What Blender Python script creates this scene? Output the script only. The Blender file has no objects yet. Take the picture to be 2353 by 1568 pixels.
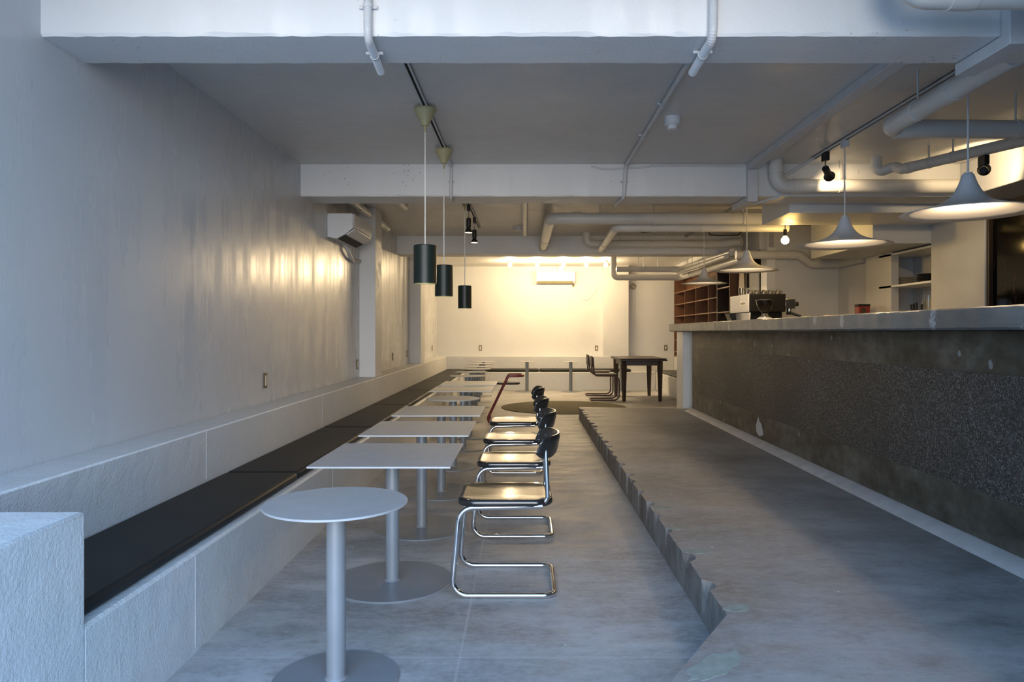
import bpy, bmesh, math, random
from math import sin, cos, pi, radians
from mathutils import Vector, Matrix

random.seed(7)
SC = bpy.context.scene
COL = SC.collection

# ------------------------------------------------------------------ camera, sky, sun, exposure
cam_d = bpy.data.cameras.new('camera')
cam = bpy.data.objects.new('camera', cam_d)
COL.objects.link(cam)
cam.location = (0, 0, 1.35)
cam.rotation_euler = (pi / 2, 0, 0)
cam_d.sensor_width = 36.0
cam_d.lens = 36.0 * 1650 / 2353
cam_d.shift_x = -31.5 / 2353
cam_d.shift_y = -20.0 / 2353
cam_d.clip_start = 0.05
SC.camera = cam

vs = SC.view_settings
vs.view_transform = 'Standard'
vs.look = 'None'
vs.gamma = 1.0
vs.use_curve_mapping = False
vs.exposure = 0.0

W = bpy.data.worlds.new('sky')
SC.world = W
W.use_nodes = True
wn = W.node_tree.nodes
wl = W.node_tree.links
wn.clear()
wo = wn.new('ShaderNodeOutputWorld')
wb = wn.new('ShaderNodeBackground')
wg = wn.new('ShaderNodeTexCoord')
wsx = wn.new('ShaderNodeSeparateXYZ')
wr = wn.new('ShaderNodeValToRGB')
wl.new(wg.outputs['Generated'], wsx.inputs[0])
wmr = wn.new('ShaderNodeMapRange')
wmr.inputs['From Min'].default_value = -1
wmr.inputs['From Max'].default_value = 1
wl.new(wsx.outputs['Z'], wmr.inputs['Value'])
wl.new(wmr.outputs[0], wr.inputs[0])
e = wr.color_ramp.elements
e[0].position = 0.30
e[0].color = (0.16, 0.17, 0.19, 1)
e[1].position = 0.80
e[1].color = (0.24, 0.53, 1.0, 1)
k = e.new(0.49)
k.color = (0.21, 0.30, 0.42, 1)
k = e.new(0.53)
k.color = (0.40, 0.67, 1.0, 1)
wl.new(wr.outputs[0], wb.inputs[0])
wb.inputs[1].default_value = 4.4
wl.new(wb.outputs[0], wo.inputs[0])


def lamp(name, kind, loc, energy, color, size=0.05, target=None, angle=60, blend=0.5):
    d = bpy.data.lights.new(name, kind)
    d.energy = energy
    d.color = color
    if kind in ('POINT', 'SPOT'):
        d.shadow_soft_size = size
    if kind == 'SPOT':
        d.spot_size = radians(angle)
        d.spot_blend = blend
    o = bpy.data.objects.new(name, d)
    COL.objects.link(o)
    o.location = loc
    if target is not None:
        o.rotation_euler = (Vector(target) - Vector(loc)).to_track_quat('-Z', 'Y').to_euler()
    return o


# soft daylight from the bright street outside the open shop front
sun = lamp('daylight', 'SUN', (0, -5, 3), 3.8, (1.0, 0.89, 0.76))
sun.data.angle = radians(45)
sun.rotation_euler = Vector((0.0, 1.0, -0.05)).to_track_quat('-Z', 'Y').to_euler()

WARM = (1.0, 0.70, 0.40)
WARM2 = (1.0, 0.74, 0.42)

# ------------------------------------------------------------------ materials
class NT:
    def __init__(self, name):
        self.m = bpy.data.materials.new(name)
        self.m.use_nodes = True
        self.t = self.m.node_tree
        self.n = self.t.nodes
        self.l = self.t.links
        self.b = self.n['Principled BSDF']
        self.tc = None

    def node(self, typ, **kw):
        x = self.n.new(typ)
        for k_, v in kw.items():
            if k_.startswith('i_'):
                x.inputs[k_[2:].replace('_', ' ')].default_value = v
            else:
                setattr(x, k_, v)
        return x

    def coord(self, scale=(1, 1, 1)):
        if self.tc is None:
            self.tc = self.n.new('ShaderNodeTexCoord')
        mp = self.n.new('ShaderNodeMapping')
        mp.inputs['Scale'].default_value = scale
        self.l.new(self.tc.outputs['Object'], mp.inputs[0])
        return mp.outputs[0]

    def noise(self, scale, detail=3, rough=0.55, stretch=(1, 1, 1)):
        x = self.node('ShaderNodeTexNoise')
        x.inputs['Scale'].default_value = scale
        x.inputs['Detail'].default_value = detail
        x.inputs['Roughness'].default_value = rough
        self.l.new(self.coord(stretch), x.inputs['Vector'])
        return x.outputs['Fac']

    def ramp(self, fac, stops):
        x = self.n.new('ShaderNodeValToRGB')
        el = x.color_ramp.elements
        while len(el) < len(stops):
            el.new(0.5)
        for i, (p, c) in enumerate(stops):
            el[i].position = p
            el[i].color = (c[0], c[1], c[2], 1) if not isinstance(c, (int, float)) else (c, c, c, 1)
        self.l.new(fac, x.inputs[0])
        return x.outputs[0]

    def mapr(self, fac, a, b, c, d):
        x = self.n.new('ShaderNodeMapRange')
        x.inputs[1].default_value, x.inputs[2].default_value = a, b
        x.inputs[3].default_value, x.inputs[4].default_value = c, d
        self.l.new(fac, x.inputs[0])
        return x.outputs[0]

    def math(self, op, a, b=None):
        x = self.n.new('ShaderNodeMath')
        x.operation = op
        for i, v in enumerate((a, b)):
            if v is None:
                continue
            if isinstance(v, (int, float)):
                x.inputs[i].default_value = v
            else:
                self.l.new(v, x.inputs[i])
        return x.outputs[0]

    def mix(self, fac, a, b):
        x = self.n.new('ShaderNodeMix')
        x.data_type = 'RGBA'
        for idx, v in ((0, fac), (6, a), (7, b)):
            if isinstance(v, (int, float)):
                x.inputs[idx].default_value = v
            elif isinstance(v, tuple):
                x.inputs[idx].default_value = (v[0], v[1], v[2], 1)
            else:
                self.l.new(v, x.inputs[idx])
        return x.outputs[2]

    def bump(self, h, strength, dist=0.01, prev=None):
        x = self.n.new('ShaderNodeBump')
        x.inputs['Strength'].default_value = strength
        x.inputs['Distance'].default_value = dist
        self.l.new(h, x.inputs['Height'])
        if prev is not None:
            self.l.new(prev, x.inputs['Normal'])
        return x.outputs[0]

    def set(self, **kw):
        for k_, v in kw.items():
            key = {'color': 'Base Color', 'rough': 'Roughness', 'metal': 'Metallic', 'spec': 'Specular IOR Level', 'normal': 'Normal',
                   'trans': 'Transmission Weight', 'ior': 'IOR', 'coat': 'Coat Weight', 'emit': 'Emission Color', 'emit_s': 'Emission Strength'}[k_]
            inp = self.b.inputs[key]
            if isinstance(v, (int, float)):
                inp.default_value = v
            elif isinstance(v, tuple):
                inp.default_value = (v[0], v[1], v[2], 1)
            else:
                self.l.new(v, inp)
        return self.m


def plain(name, color, rough=0.5, metal=0.0, vary=0.12, scale=8, bump=0.0, bscale=120, **kw):
    t = NT(name)
    n_ = t.noise(scale, 4)
    lo = tuple(c * (1 - vary) for c in color)
    hi = tuple(min(1, c * (1 + vary)) for c in color)
    t.set(color=t.ramp(n_, [(0.3, lo), (0.7, hi)]), rough=rough, metal=metal, **kw)
    if bump:
        t.set(normal=t.bump(t.noise(bscale, 3), bump, 0.004))
    return t.m


def painted_concrete(name, color, rough=(0.40, 0.6), pits=True, streak=False, grain=None, bump=0.25):
    t = NT(name)
    big = t.noise(1.3, 4)
    c = t.ramp(big, [(0.25, tuple(x * 0.90 for x in color)), (0.75, color)])
    nrm = t.bump(t.noise(70, 4, 0.65), bump, 0.006)
    nrm = t.bump(t.noise(6, 3), bump * 0.6, 0.02, nrm)
    if grain:
        nrm = t.bump(t.noise(1.0, 5, 0.6, grain), 0.5, 0.01, nrm)
    if pits:
        v = t.node('ShaderNodeTexVoronoi')
        v.inputs['Scale'].default_value = 24
        t.l.new(t.coord(), v.inputs['Vector'])
        mask = t.noise(2.2, 2)
        thr = t.mapr(mask, 0.50, 0.66, 0.0, 0.16)
        pit = t.math('LESS_THAN', v.outputs['Distance'], thr)
        c = t.mix(t.math('MULTIPLY', pit, 0.6), c, (0.16, 0.16, 0.16))
        nrm = t.bump(t.math('SUBTRACT', 1.0, pit), 0.5, 0.01, nrm)
    if streak:
        s = t.noise(1.0, 5, 0.6, (1, 4.5, 0.5))
        s2 = t.noise(1.0, 3, 0.5, (1, 22.0, 0.9))
        ss = t.math('ADD', t.math('MULTIPLY', s, 0.82), t.math('MULTIPLY', s2, 0.18))
        t.set(rough=t.mapr(ss, 0.38, 0.62, rough[0], rough[1]))
        c = t.mix(t.mapr(ss, 0.35, 0.65, 0.0, 0.12), c, tuple(x * 0.90 for x in color))
    else:
        t.set(rough=t.mapr(t.noise(9, 3), 0.3, 0.7, rough[0], rough[1]))
    return t.set(color=c, normal=nrm)


M = {}
M['wall_paint'] = painted_concrete('white_wall_paint', (0.70, 0.70, 0.69), (0.40, 0.6), pits=False)
M['gloss_wall'] = painted_concrete('streaky_gloss_wall_paint', (0.62, 0.62, 0.62), (0.17, 0.38), pits=False, streak=True, bump=0.1)
M['beam'] = painted_concrete('painted_concrete_beam', (0.74, 0.74, 0.73), (0.35, 0.55), pits=True)
M['ceiling'] = painted_concrete('painted_board_formed_ceiling', (0.70, 0.68, 0.65), (0.28, 0.48), pits=False, grain=(1.2, 14, 1))
M['bench'] = painted_concrete('painted_bench_concrete', (0.66, 0.66, 0.65), (0.35, 0.55), pits=False, bump=0.85)
M['pipe'] = plain('off_white_pipe_paint', (0.66, 0.64, 0.60), 0.35, vary=0.06, scale=4)
M['pipe_dark'] = plain('pipe_clip_metal', (0.25, 0.23, 0.2), 0.45, 0.6)
M['conduit'] = plain('painted_conduit', (0.60, 0.60, 0.60), 0.45, vary=0.06)
M['black_metal'] = plain('matt_black_metal', (0.012, 0.012, 0.012), 0.5)
M['black_slot'] = plain('black_track_slot', (0.006, 0.006, 0.006), 0.7)
M['table_steel'] = plain('grey_powder_coated_steel', (0.42, 0.425, 0.43), 0.42, 0.15, vary=0.05, scale=14)
M['table_post'] = plain('grey_painted_table_post', (0.25, 0.27, 0.29), 0.38, 0.2, vary=0.05)
M['chrome'] = plain('polished_chrome_tube', (0.72, 0.72, 0.72), 0.08, 1.0, vary=0.02)
M['cushion'] = plain('charcoal_vinyl', (0.020, 0.020, 0.020), 0.5, spec=0.16, vary=0.15, scale=3, bump=0.15, bscale=40)
M['cushion_grey'] = plain('dark_grey_vinyl', (0.06, 0.06, 0.058), 0.5, vary=0.15, scale=3)
M['shade_black'] = plain('blackish_green_lacquer', (0.012, 0.019, 0.016), 0.38, spec=0.3)
M['cup_beige'] = plain('aged_beige_plastic', (0.40, 0.36, 0.20), 0.45)
M['cord_white'] = plain('white_cord', (0.72, 0.70, 0.66), 0.5)
M['cord_dark'] = plain('dark_cable', (0.03, 0.03, 0.03), 0.5)
M['shade_white'] = plain('grey_white_lamp_enamel', (0.62, 0.62, 0.62), 0.38, vary=0.03)
M['plastic_white'] = plain('white_plastic', (0.70, 0.71, 0.72), 0.38, vary=0.03)
M['wood_dark'] = plain('dark_brown_wood', (0.028, 0.014, 0.010), 0.4, vary=0.3)
M['red_tube'] = plain('dark_red_tube', (0.13, 0.012, 0.018), 0.28, vary=0.05)
M['maroon_tube'] = plain('maroon_tube', (0.055, 0.012, 0.012), 0.3, vary=0.05)
M['rug'] = plain('olive_rug_pile', (0.12, 0.105, 0.060), 0.95, vary=0.2, scale=14, bump=0.5, bscale=200)
M['bronze'] = plain('bronze_switch_frame', (0.13, 0.10, 0.06), 0.35, 0.7)
M['ivory'] = plain('ivory_switch', (0.62, 0.56, 0.42), 0.4)
M['white_lacquer'] = plain('white_lacquer_board', (0.74, 0.74, 0.73), 0.35, vary=0.03)
M['machine_white'] = plain('white_machine_enamel', (0.78, 0.75, 0.70), 0.28, vary=0.02)
M['machine_black'] = plain('black_machine_panel', (0.010, 0.009, 0.008), 0.4, spec=0.2)
M['steel'] = plain('brushed_steel', (0.5, 0.48, 0.45), 0.25, 1.0, vary=0.05)
M['red_tin'] = plain('red_tin_paint', (0.30, 0.035, 0.03), 0.4)
M['plate_white'] = plain('cream_crockery', (0.55, 0.50, 0.42), 0.35)
M['plate_dark'] = plain('dark_crockery', (0.05, 0.05, 0.055), 0.35)
M['header'] = plain('dark_brown_header', (0.035, 0.024, 0.018), 0.5)
M['fillet'] = plain('pale_mortar_fillet', (0.50, 0.48, 0.47), 0.7, bump=0.4, bscale=30)

# streaked glossy black seat lacquer
t = NT('black_seat_lacquer')
st = t.noise(1.0, 4, 0.6, (4, 70, 10))
M['seat'] = t.set(color=t.ramp(st, [(0.35, (0.010, 0.010, 0.010)), (0.7, (0.022, 0.020, 0.018))]), rough=t.mapr(st, 0.35, 0.7, 0.10, 0.24),
                  normal=t.bump(st, 0.12, 0.003), coat=0.6)
# glass
t = NT('clear_glass')
M['glass'] = t.set(color=(0.95, 0.97, 0.96), rough=0.02, trans=1.0, ior=1.45)
# emitters (lit bulbs)
def emitter(name, color, s):
    t_ = NT(name)
    n_ = t_.noise(3, 1)
    return t_.set(color=(0.8, 0.8, 0.8), emit=t_.ramp(n_, [(0.0, color), (1.0, color)]), emit_s=s)
M['bulb'] = emitter('lit_bulb', (1.0, 0.80, 0.45), 14.0)
M['spot_lens'] = emitter('lit_spot_lens', (1.0, 0.85, 0.6), 9.0)
# concrete floor with saw-cut joints
def concrete_floor(name, jx, jy, base):
    t = NT(name)
    a = t.noise(0.9, 6, 0.62)
    b = t.noise(3.2, 6, 0.7, (0.6, 1.6, 1))
    f = t.noise(34, 5, 0.75, (0.7, 1, 1))
    mixf = t.math('ADD', t.math('MULTIPLY', a, 0.55), t.math('MULTIPLY', b, 0.45))
    c = t.ramp(mixf, [(0.38, tuple(x * 0.50 for x in base)), (0.5, base), (0.62, tuple(min(1, x * 1.45) for x in base))])
    c = t.mix(t.mapr(f, 0.42, 0.66, 0.0, 0.40), c, tuple(x * 1.5 for x in base))
    g = t.noise(13, 6, 0.78, (0.6, 1, 1))
    c = t.mix(t.mapr(g, 0.50, 0.66, 0.0, 0.42), c, tuple(x * 0.5 for x in base))
    warm = t.noise(0.55, 3)
    c = t.mix(t.mapr(warm, 0.50, 0.72, 0.0, 0.5), c, (base[0] * 1.06, base[1] * 0.93, base[2] * 0.84))
    sp = t.node('ShaderNodeTexVoronoi')
    sp.inputs['Scale'].default_value = 5
    t.l.new(t.coord(), sp.inputs['Vector'])
    c = t.mix(t.math('LESS_THAN', sp.outputs['Distance'], 0.035), c, (0.55, 0.54, 0.52))
    sep = t.n.new('ShaderNodeSeparateXYZ')
    wob = t.n.new('ShaderNodeVectorMath')
    t.l.new(t.coord(), sep.inputs[0])
    line = None
    for ax, vals, w in (('X', jx, 0.006), ('Y', jy, 0.009)):
        for v in vals:
            d = t.math('ABSOLUTE', t.math('SUBTRACT', sep.outputs[ax], v))
            li = t.math('LESS_THAN', d, w)
            line = li if line is None else t.math('MAXIMUM', line, li)
    nrm = t.bump(t.noise(24, 5, 0.7), 0.15, 0.006)
    if line is not None:
        c = t.mix(t.math('MULTIPLY', line, 0.35), c, tuple(x * 1.5 for x in base))
        nrm = t.bump(t.math('SUBTRACT', 1.0, line), 0.4, 0.006, nrm)
    return t.set(color=c, rough=t.mapr(b, 0.3, 0.7, 0.42, 0.68), normal=nrm)
M['floor'] = concrete_floor('worn_concrete_floor', [-0.274], [2.98, 4.25, 6.1, 8.0, 10.0, 12.0], (0.36, 0.355, 0.35))
M['platform'] = concrete_floor('ground_concrete_platform', [], [], (0.25, 0.247, 0.245))
t = NT('chipped_step_face')
n1 = t.noise(5, 5, 0.7, (1, 1, 0.5))
M['step_face'] = t.set(color=t.ramp(n1, [(0.3, (0.11, 0.085, 0.07)), (0.5, (0.20, 0.18, 0.16)), (0.7, (0.27, 0.25, 0.24))]), rough=0.8,
                       normal=t.bump(t.noise(20, 5, 0.7), 0.6, 0.02))
# dark cast counter concrete and its exposed aggregate band
t = NT('dark_counter_concrete')
n1 = t.noise(1.0, 6, 0.65, (1, 1.2, 3.5))
n2 = t.noise(8, 4, 0.6)
c = t.ramp(t.math('ADD', t.math('MULTIPLY', n1, 0.6), t.math('MULTIPLY', n2, 0.4)), [(0.36, (0.032, 0.027, 0.018)), (0.5, (0.085, 0.073, 0.054)), (0.64, (0.16, 0.145, 0.115))])
v = t.node('ShaderNodeTexVoronoi')
v.inputs['Scale'].default_value = 4.5
t.l.new(t.coord((1, 1, 0.7)), v.inputs['Vector'])
n3 = t.noise(22, 3)
blot = t.math('LESS_THAN', t.math('ADD', v.outputs['Distance'], t.math('MULTIPLY', n3, 0.16)), 0.17)
c = t.mix(t.math('MULTIPLY', blot, 0.7), c, (0.33, 0.33, 0.33))
M['counter_dark'] = t.set(color=c, rough=0.6, normal=t.bump(n2, 0.2, 0.01))
t = NT('exposed_aggregate')
v = t.node('ShaderNodeTexVoronoi')
v.inputs['Scale'].default_value = 130
t.l.new(t.coord(), v.inputs['Vector'])
sepc = t.n.new('ShaderNodeSeparateColor')
t.l.new(v.outputs['Color'], sepc.inputs[0])
c = t.ramp(sepc.outputs[0], [(0.1, (0.018, 0.016, 0.014)), (0.45, (0.055, 0.050, 0.044)), (0.8, (0.11, 0.10, 0.09)), (1.0, (0.22, 0.20, 0.18))])
c = t.mix(t.mapr(t.noise(0.9, 4), 0.4, 0.65, 0.0, 0.55), c, (0.028, 0.026, 0.023))
drip = t.math('GREATER_THAN', t.noise(1.0, 4, 0.7, (1, 7, 1.6)), 0.70)
c = t.mix(t.math('MULTIPLY', drip, 0.45), c, (0.20, 0.20, 0.20))
M['aggregate'] = t.set(color=c, rough=0.62, normal=t.bump(v.outputs['Distance'], 0.5, 0.006))
t = NT('grey_countertop_concrete')
n1 = t.noise(2.0, 6, 0.65, (1, 0.6, 2))
c = t.ramp(n1, [(0.3, (0.13, 0.13, 0.125)), (0.55, (0.21, 0.21, 0.205)), (0.75, (0.29, 0.285, 0.28))])
v = t.node('ShaderNodeTexVoronoi')
v.inputs['Scale'].default_value = 4.0
t.l.new(t.coord((0.6, 1.0, 0.8)), v.inputs['Vector'])
spl = t.math('LESS_THAN', t.math('ADD', v.outputs['Distance'], t.math('MULTIPLY', t.noise(60, 4, 0.8), 0.40)), 0.34)
c = t.mix(t.math('MULTIPLY', spl, 0.55), c, (0.62, 0.62, 0.64))
M['counter_top'] = t.set(color=c, rough=0.38, normal=t.bump(t.noise(30, 4), 0.2, 0.006))
# brown cubby wood
t = NT('reddish_brown_wood')
n1 = t.noise(1.0, 4, 0.6, (3, 3, 0.6))
M['cubby'] = t.set(color=t.ramp(n1, [(0.3, (0.12, 0.050, 0.022)), (0.7, (0.24, 0.115, 0.055))]), rough=0.45)
# night window pane: opaque black glass, reddish leaf reflections painted into its colour
t = NT('dark_window_glass')
n1 = t.noise(1.0, 6, 0.75, (1, 18, 5))
n2 = t.noise(1.4, 3)
leaf = t.math('MULTIPLY', t.mapr(n1, 0.56, 0.70, 0, 1), t.mapr(n2, 0.45, 0.6, 0, 1))
M['night_glass'] = t.set(color=t.mix(leaf, (0.003, 0.002, 0.002), (0.10, 0.05, 0.055)), rough=0.08, spec=0.12)
# light oak oval board, grey board
M['oak'] = plain('pale_oak', (0.42, 0.30, 0.16), 0.45, vary=0.15)
M['grey_board'] = plain('grey_board', (0.30, 0.29, 0.28), 0.5)
M['paint_patch'] = plain('white_paint_patch', (0.55, 0.54, 0.54), 0.6, vary=0.05)
M['filler'] = plain('greenish_filler', (0.25, 0.28, 0.25), 0.7, vary=0.15, scale=20)
M['brown_glass'] = plain('coffee_bean_hopper', (0.012, 0.007, 0.005), 0.1, vary=0.1, spec=0.3)


# ------------------------------------------------------------------ mesh helpers
def fillet(pts, rad, n=6):
    pts = [Vector(p) for p in pts]
    out = [pts[0]]
    for i in range(1, len(pts) - 1):
        a, b, c_ = pts[i - 1], pts[i], pts[i + 1]
        u = (a - b)
        v_ = (c_ - b)
        r = rad[i - 1] if isinstance(rad, (list, tuple)) else rad
        ang = u.angle(v_)
        if r <= 0 or ang > pi - 0.02:
            out.append(b)
            continue
        tl = min(r / math.tan(ang / 2), u.length * 0.49, v_.length * 0.49)
        r = tl * math.tan(ang / 2)
        u.normalize()
        v_.normalize()
        bis = (u + v_).normalized()
        cen = b + bis * (r / sin(ang / 2))
        p0, p1 = b + u * tl, b + v_ * tl
        d0, d1 = (p0 - cen), (p1 - cen)
        tot = d0.angle(d1)
        for k_ in range(n + 1):
            f = k_ / n
            s0 = sin((1 - f) * tot) / sin(tot)
            s1 = sin(f * tot) / sin(tot)
            out.append(cen + d0 * s0 + d1 * s1)
    out.append(pts[-1])
    return out


class MB:
    def __init__(self):
        self.bm = bmesh.new()

    def box(self, x0, x1, y0, y1, z0, z1):
        v = [self.bm.verts.new((x, y, z)) for z in (z0, z1) for y in (y0, y1) for x in (x0, x1)]
        for f in ((0, 2, 3, 1), (4, 5, 7, 6), (0, 1, 5, 4), (2, 6, 7, 3), (0, 4, 6, 2), (1, 3, 7, 5)):
            self.bm.faces.new([v[i] for i in f])
        return self

    def sweep(self, path, r, segs=12, closed=False, squash=None):
        path = [Vector(p) for p in path]
        n = len(path)
        rings = []
        tan = []
        for i in range(n):
            if closed:
                t_ = path[(i + 1) % n] - path[i - 1]
            elif i == 0:
                t_ = path[1] - path[0]
            elif i == n - 1:
                t_ = path[-1] - path[-2]
            else:
                t_ = (path[i + 1] - path[i]).normalized() + (path[i] - path[i - 1]).normalized()
            tan.append(t_.normalized())
        ref = Vector((0, 0, 1)) if abs(tan[0].z) < 0.9 else Vector((1, 0, 0))
        nrm = (ref - tan[0] * ref.dot(tan[0])).normalized()
        for i in range(n):
            nrm = (nrm - tan[i] * nrm.dot(tan[i])).normalized()
            bi = tan[i].cross(nrm)
            rr = r[i] if isinstance(r, (list, tuple)) else r
            rings.append([self.bm.verts.new(path[i] + (nrm * cos(2 * pi * k_ / segs) + bi * sin(2 * pi * k_ / segs)) * rr) for k_ in range(segs)])
        m = n if closed else n - 1
        for i in range(m):
            A, B = rings[i], rings[(i + 1) % n]
            for k_ in range(segs):
                self.bm.faces.new((A[k_], A[(k_ + 1) % segs], B[(k_ + 1) % segs], B[k_]))
        if not closed:
            self.bm.faces.new(rings[0][::-1])
            self.bm.faces.new(rings[-1])
        return self

    def tube(self, pts, r, rad=0.0, segs=12, n=6, closed=False):
        return self.sweep(fillet(pts, rad, n) if rad else pts, r, segs, closed)

    def cyl(self, p0, p1, r, segs=24):
        return self.sweep([p0, p1], r, segs)

    def lathe(self, prof, cx=0, cy=0, cz=0, segs=32, closed=False):
        rings = []
        for (r, z) in prof:
            if r < 1e-6:
                rings.append([self.bm.verts.new((cx, cy, cz + z))])
            else:
                rings.append([self.bm.verts.new((cx + r * cos(2 * pi * k_ / segs), cy + r * sin(2 * pi * k_ / segs), cz + z)) for k_ in range(segs)])
        pairs = list(zip(rings, rings[1:])) + ([(rings[-1], rings[0])] if closed else [])
        for A, B in pairs:
            for k_ in range(segs):
                k2 = (k_ + 1) % segs
                if len(A) == 1 and len(B) == 1:
                    continue
                if len(A) == 1:
                    self.bm.faces.new((A[0], B[k2], B[k_]))
                elif len(B) == 1:
                    self.bm.faces.new((A[k_], A[k2], B[0]))
                else:
                    self.bm.faces.new((A[k_], A[k2], B[k2], B[k_]))
        return self

    def prism(self, poly, axis, a, b):
        """extrude a 2-D polygon along axis: 'z' poly=(x,y), 'y' poly=(x,z), 'x' poly=(y,z)"""
        def P(p, h):
            return {'z': (p[0], p[1], h), 'y': (p[0], h, p[1]), 'x': (h, p[0], p[1])}[axis]
        A = [self.bm.verts.new(P(p, a)) for p in poly]
        B = [self.bm.verts.new(P(p, b)) for p in poly]
        n = len(poly)
        self.bm.faces.new(A[::-1])
        self.bm.faces.new(B)
        for i in range(n):
            self.bm.faces.new((A[i], A[(i + 1) % n], B[(i + 1) % n], B[i]))
        return self

    def build(self, name, mat, parent=None, loc=None, bevel=0.0, bseg=2, smooth=True, angle=35, mods=None):
        bmesh.ops.recalc_face_normals(self.bm, faces=self.bm.faces[:])
        me = bpy.data.meshes.new(name)
        self.bm.to_mesh(me)
        self.bm.free()
        for m_ in (mat if isinstance(mat, (list, tuple)) else [mat]):
            me.materials.append(m_)
        if smooth:
            me.polygons.foreach_set('use_smooth', [True] * len(me.polygons))
            me.set_sharp_from_angle(angle=radians(angle))
        o = bpy.data.objects.new(name, me)
        COL.objects.link(o)
        if parent is not None:
            o.parent = parent
        if loc is not None:
            o.location = loc
        if bevel:
            b_ = o.modifiers.new('edge', 'BEVEL')
            b_.width = bevel
            b_.segments = bseg
            b_.limit_method = 'ANGLE'
            b_.angle_limit = radians(40)
        return o


def tag(o, label, cat, group=None):
    o['label'] = label
    o['category'] = cat
    if group:
        o['group'] = group
    return o


def thing(name, label, cat, loc=(0, 0, 0), group=None, rz=0):
    o = bpy.data.objects.new(name, None)
    COL.objects.link(o)
    o.location = loc
    o.rotation_euler = (0, 0, rz)
    o.empty_display_size = 0.1
    return tag(o, label, cat, group)


def struct(o):
    o['kind'] = 'structure'
    return o


def copy_tree(o, loc, label, group=None):
    r = o.copy()
    COL.objects.link(r)
    r.location = loc
    r['label'] = label
    if group:
        r['group'] = group
    for ch in list(o.children):
        c_ = ch.copy()
        COL.objects.link(c_)
        c_.parent = r
        for g in list(ch.children):
            d = g.copy()
            COL.objects.link(d)
            d.parent = c_
    return r


def rrect(x0, x1, y0, y1, r, n=6):
    out = []
    for cx, cy, a0 in ((x1 - r, y1 - r, 0), (x0 + r, y1 - r, 90), (x0 + r, y0 + r, 180), (x1 - r, y0 + r, 270)):
        for k_ in range(n + 1):
            a = radians(a0 + 90 * k_ / n)
            out.append((cx + r * cos(a), cy + r * sin(a)))
    return out


CEIL = 2.95
XL = -2.14
YB = 17.45
Y0 = 1.1      # line of the open shop front; the camera stands on the threshold
YG = -7.0     # ground outside

# ------------------------------------------------------------------ the setting
struct(MB().box(-9, 11, YG, YB + 0.2, -0.2, 0).build('floor', M['floor']))
struct(MB().box(XL - 0.2, 5.4, Y0, YB + 0.2, CEIL, CEIL + 0.2).build('ceiling', M['ceiling']))
struct(MB().box(XL - 0.2, XL, Y0, YB, 0, CEIL).build('wall_left', M['gloss_wall']))
struct(MB().box(XL - 0.2, 4.0, YB, YB + 0.2, 0, CEIL).build('wall_back', M['wall_paint']))
struct(MB().box(1.45, 5.4, 0.85, Y0, 0, CEIL).build('wall_front', M['wall_paint']))
wr_ = MB()
wr_.box(4.13, 5.4, Y0, 6.82, 2.62, CEIL)          # bulkhead above the window
wr_.box(4.62, 5.4, Y0, 7.2, 0, 0.9)               # under the window
wr_.box(5.05, 5.4, 7.2, 10.8, 0, CEIL)            # behind the niche
wr_.box(4.70, 5.05, 9.35, 10.8, 0, CEIL)          # far side of the niche
wr_.box(3.73, 5.4, 10.8, 11.0, 0, CEIL)           # kitchen end wall
wr_.box(3.86, 4.06, 11.0, YB, 0, CEIL)            # behind the cubby shelf
struct(wr_.build('wall_right', M['wall_paint'], bevel=0.006))
struct(MB().box(4.6, 5.05, 7.2, 8.15, 0, 2.567).build('trim_1', M['wall_paint'], bevel=0.006))      # pillar
struct(MB().box(4.6, 4.698, 9.04, 9.71, 0, 2.36).build('trim_2', M['wall_paint'], bevel=0.004))      # side panel of the niche
struct(MB().box(2.68, 5.05, 7.3, 8.15, 2.567, CEIL).build('trim_3', M['beam'], bevel=0.006))       # dropped box
struct(MB().box(3.94, 4.7, 8.15, 9.92, 2.36, CEIL).build('trim_4', M['wall_paint'], bevel=0.006))   # bulkhead by the bare bulb
struct(MB().box(3.60, 3.73, 10.72, 11.0, 0, 2.62).build('trim_5', M['white_lacquer'], bevel=0.004))  # white post
struct(MB().box(3.58, 3.86, 11.0, YB - 0.0, 2.62, CEIL).build('trim_6', M['wall_paint']))
# beams: their arrises are ragged
def beam(name, x0, x1, y0, y1, z0, z1):
    mb = MB()
    n = int((x1 - x0) / 0.05)
    rows = []
    for i in range(n + 1):
        x = x0 + (x1 - x0) * i / n
        j = lambda s: random.uniform(-s, s)
        rows.append([(x, y0, z1), (x, y0 + abs(j(0.006)), z0 + 0.014 + j(0.005)), (x, y0 + 0.012 + j(0.004), z0 + j(0.002)), (x, y1 - 0.008, z0 + j(0.002)), (x, y1 + j(0.003), z0 + 0.012), (x, y1, z1)])
    V = [[mb.bm.verts.new(p) for p in r_] for r_ in rows]
    for a, b in zip(V, V[1:]):
        for k_ in range(6):
            mb.bm.faces.new((a[k_], a[(k_ + 1) % 6], b[(k_ + 1) % 6], b[k_]))
    mb.bm.faces.new(V[0])
    mb.bm.faces.new(V[-1][::-1])
    return struct(mb.build(name, M['beam'], angle=25))
beam('trim_7', XL, 5.0, 3.167, 3.50, 2.66, CEIL)
beam('trim_8', XL, 4.9, 6.83, 7.22, 2.645, CEIL)
beam('trim_9', XL, 3.86, 11.92, 12.35, 2.65, CEIL)
# columns against the left wall, standing on the ledge
struct(MB().box(XL, -1.93, 9.22, 9.62, 0.772, CEIL).build('trim_10', M['wall_paint'], bevel=0.006))
struct(MB().box(XL, -1.93, 13.2, 13.72, 0.772, CEIL).build('trim_11', M['wall_paint'], bevel=0.006))
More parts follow.
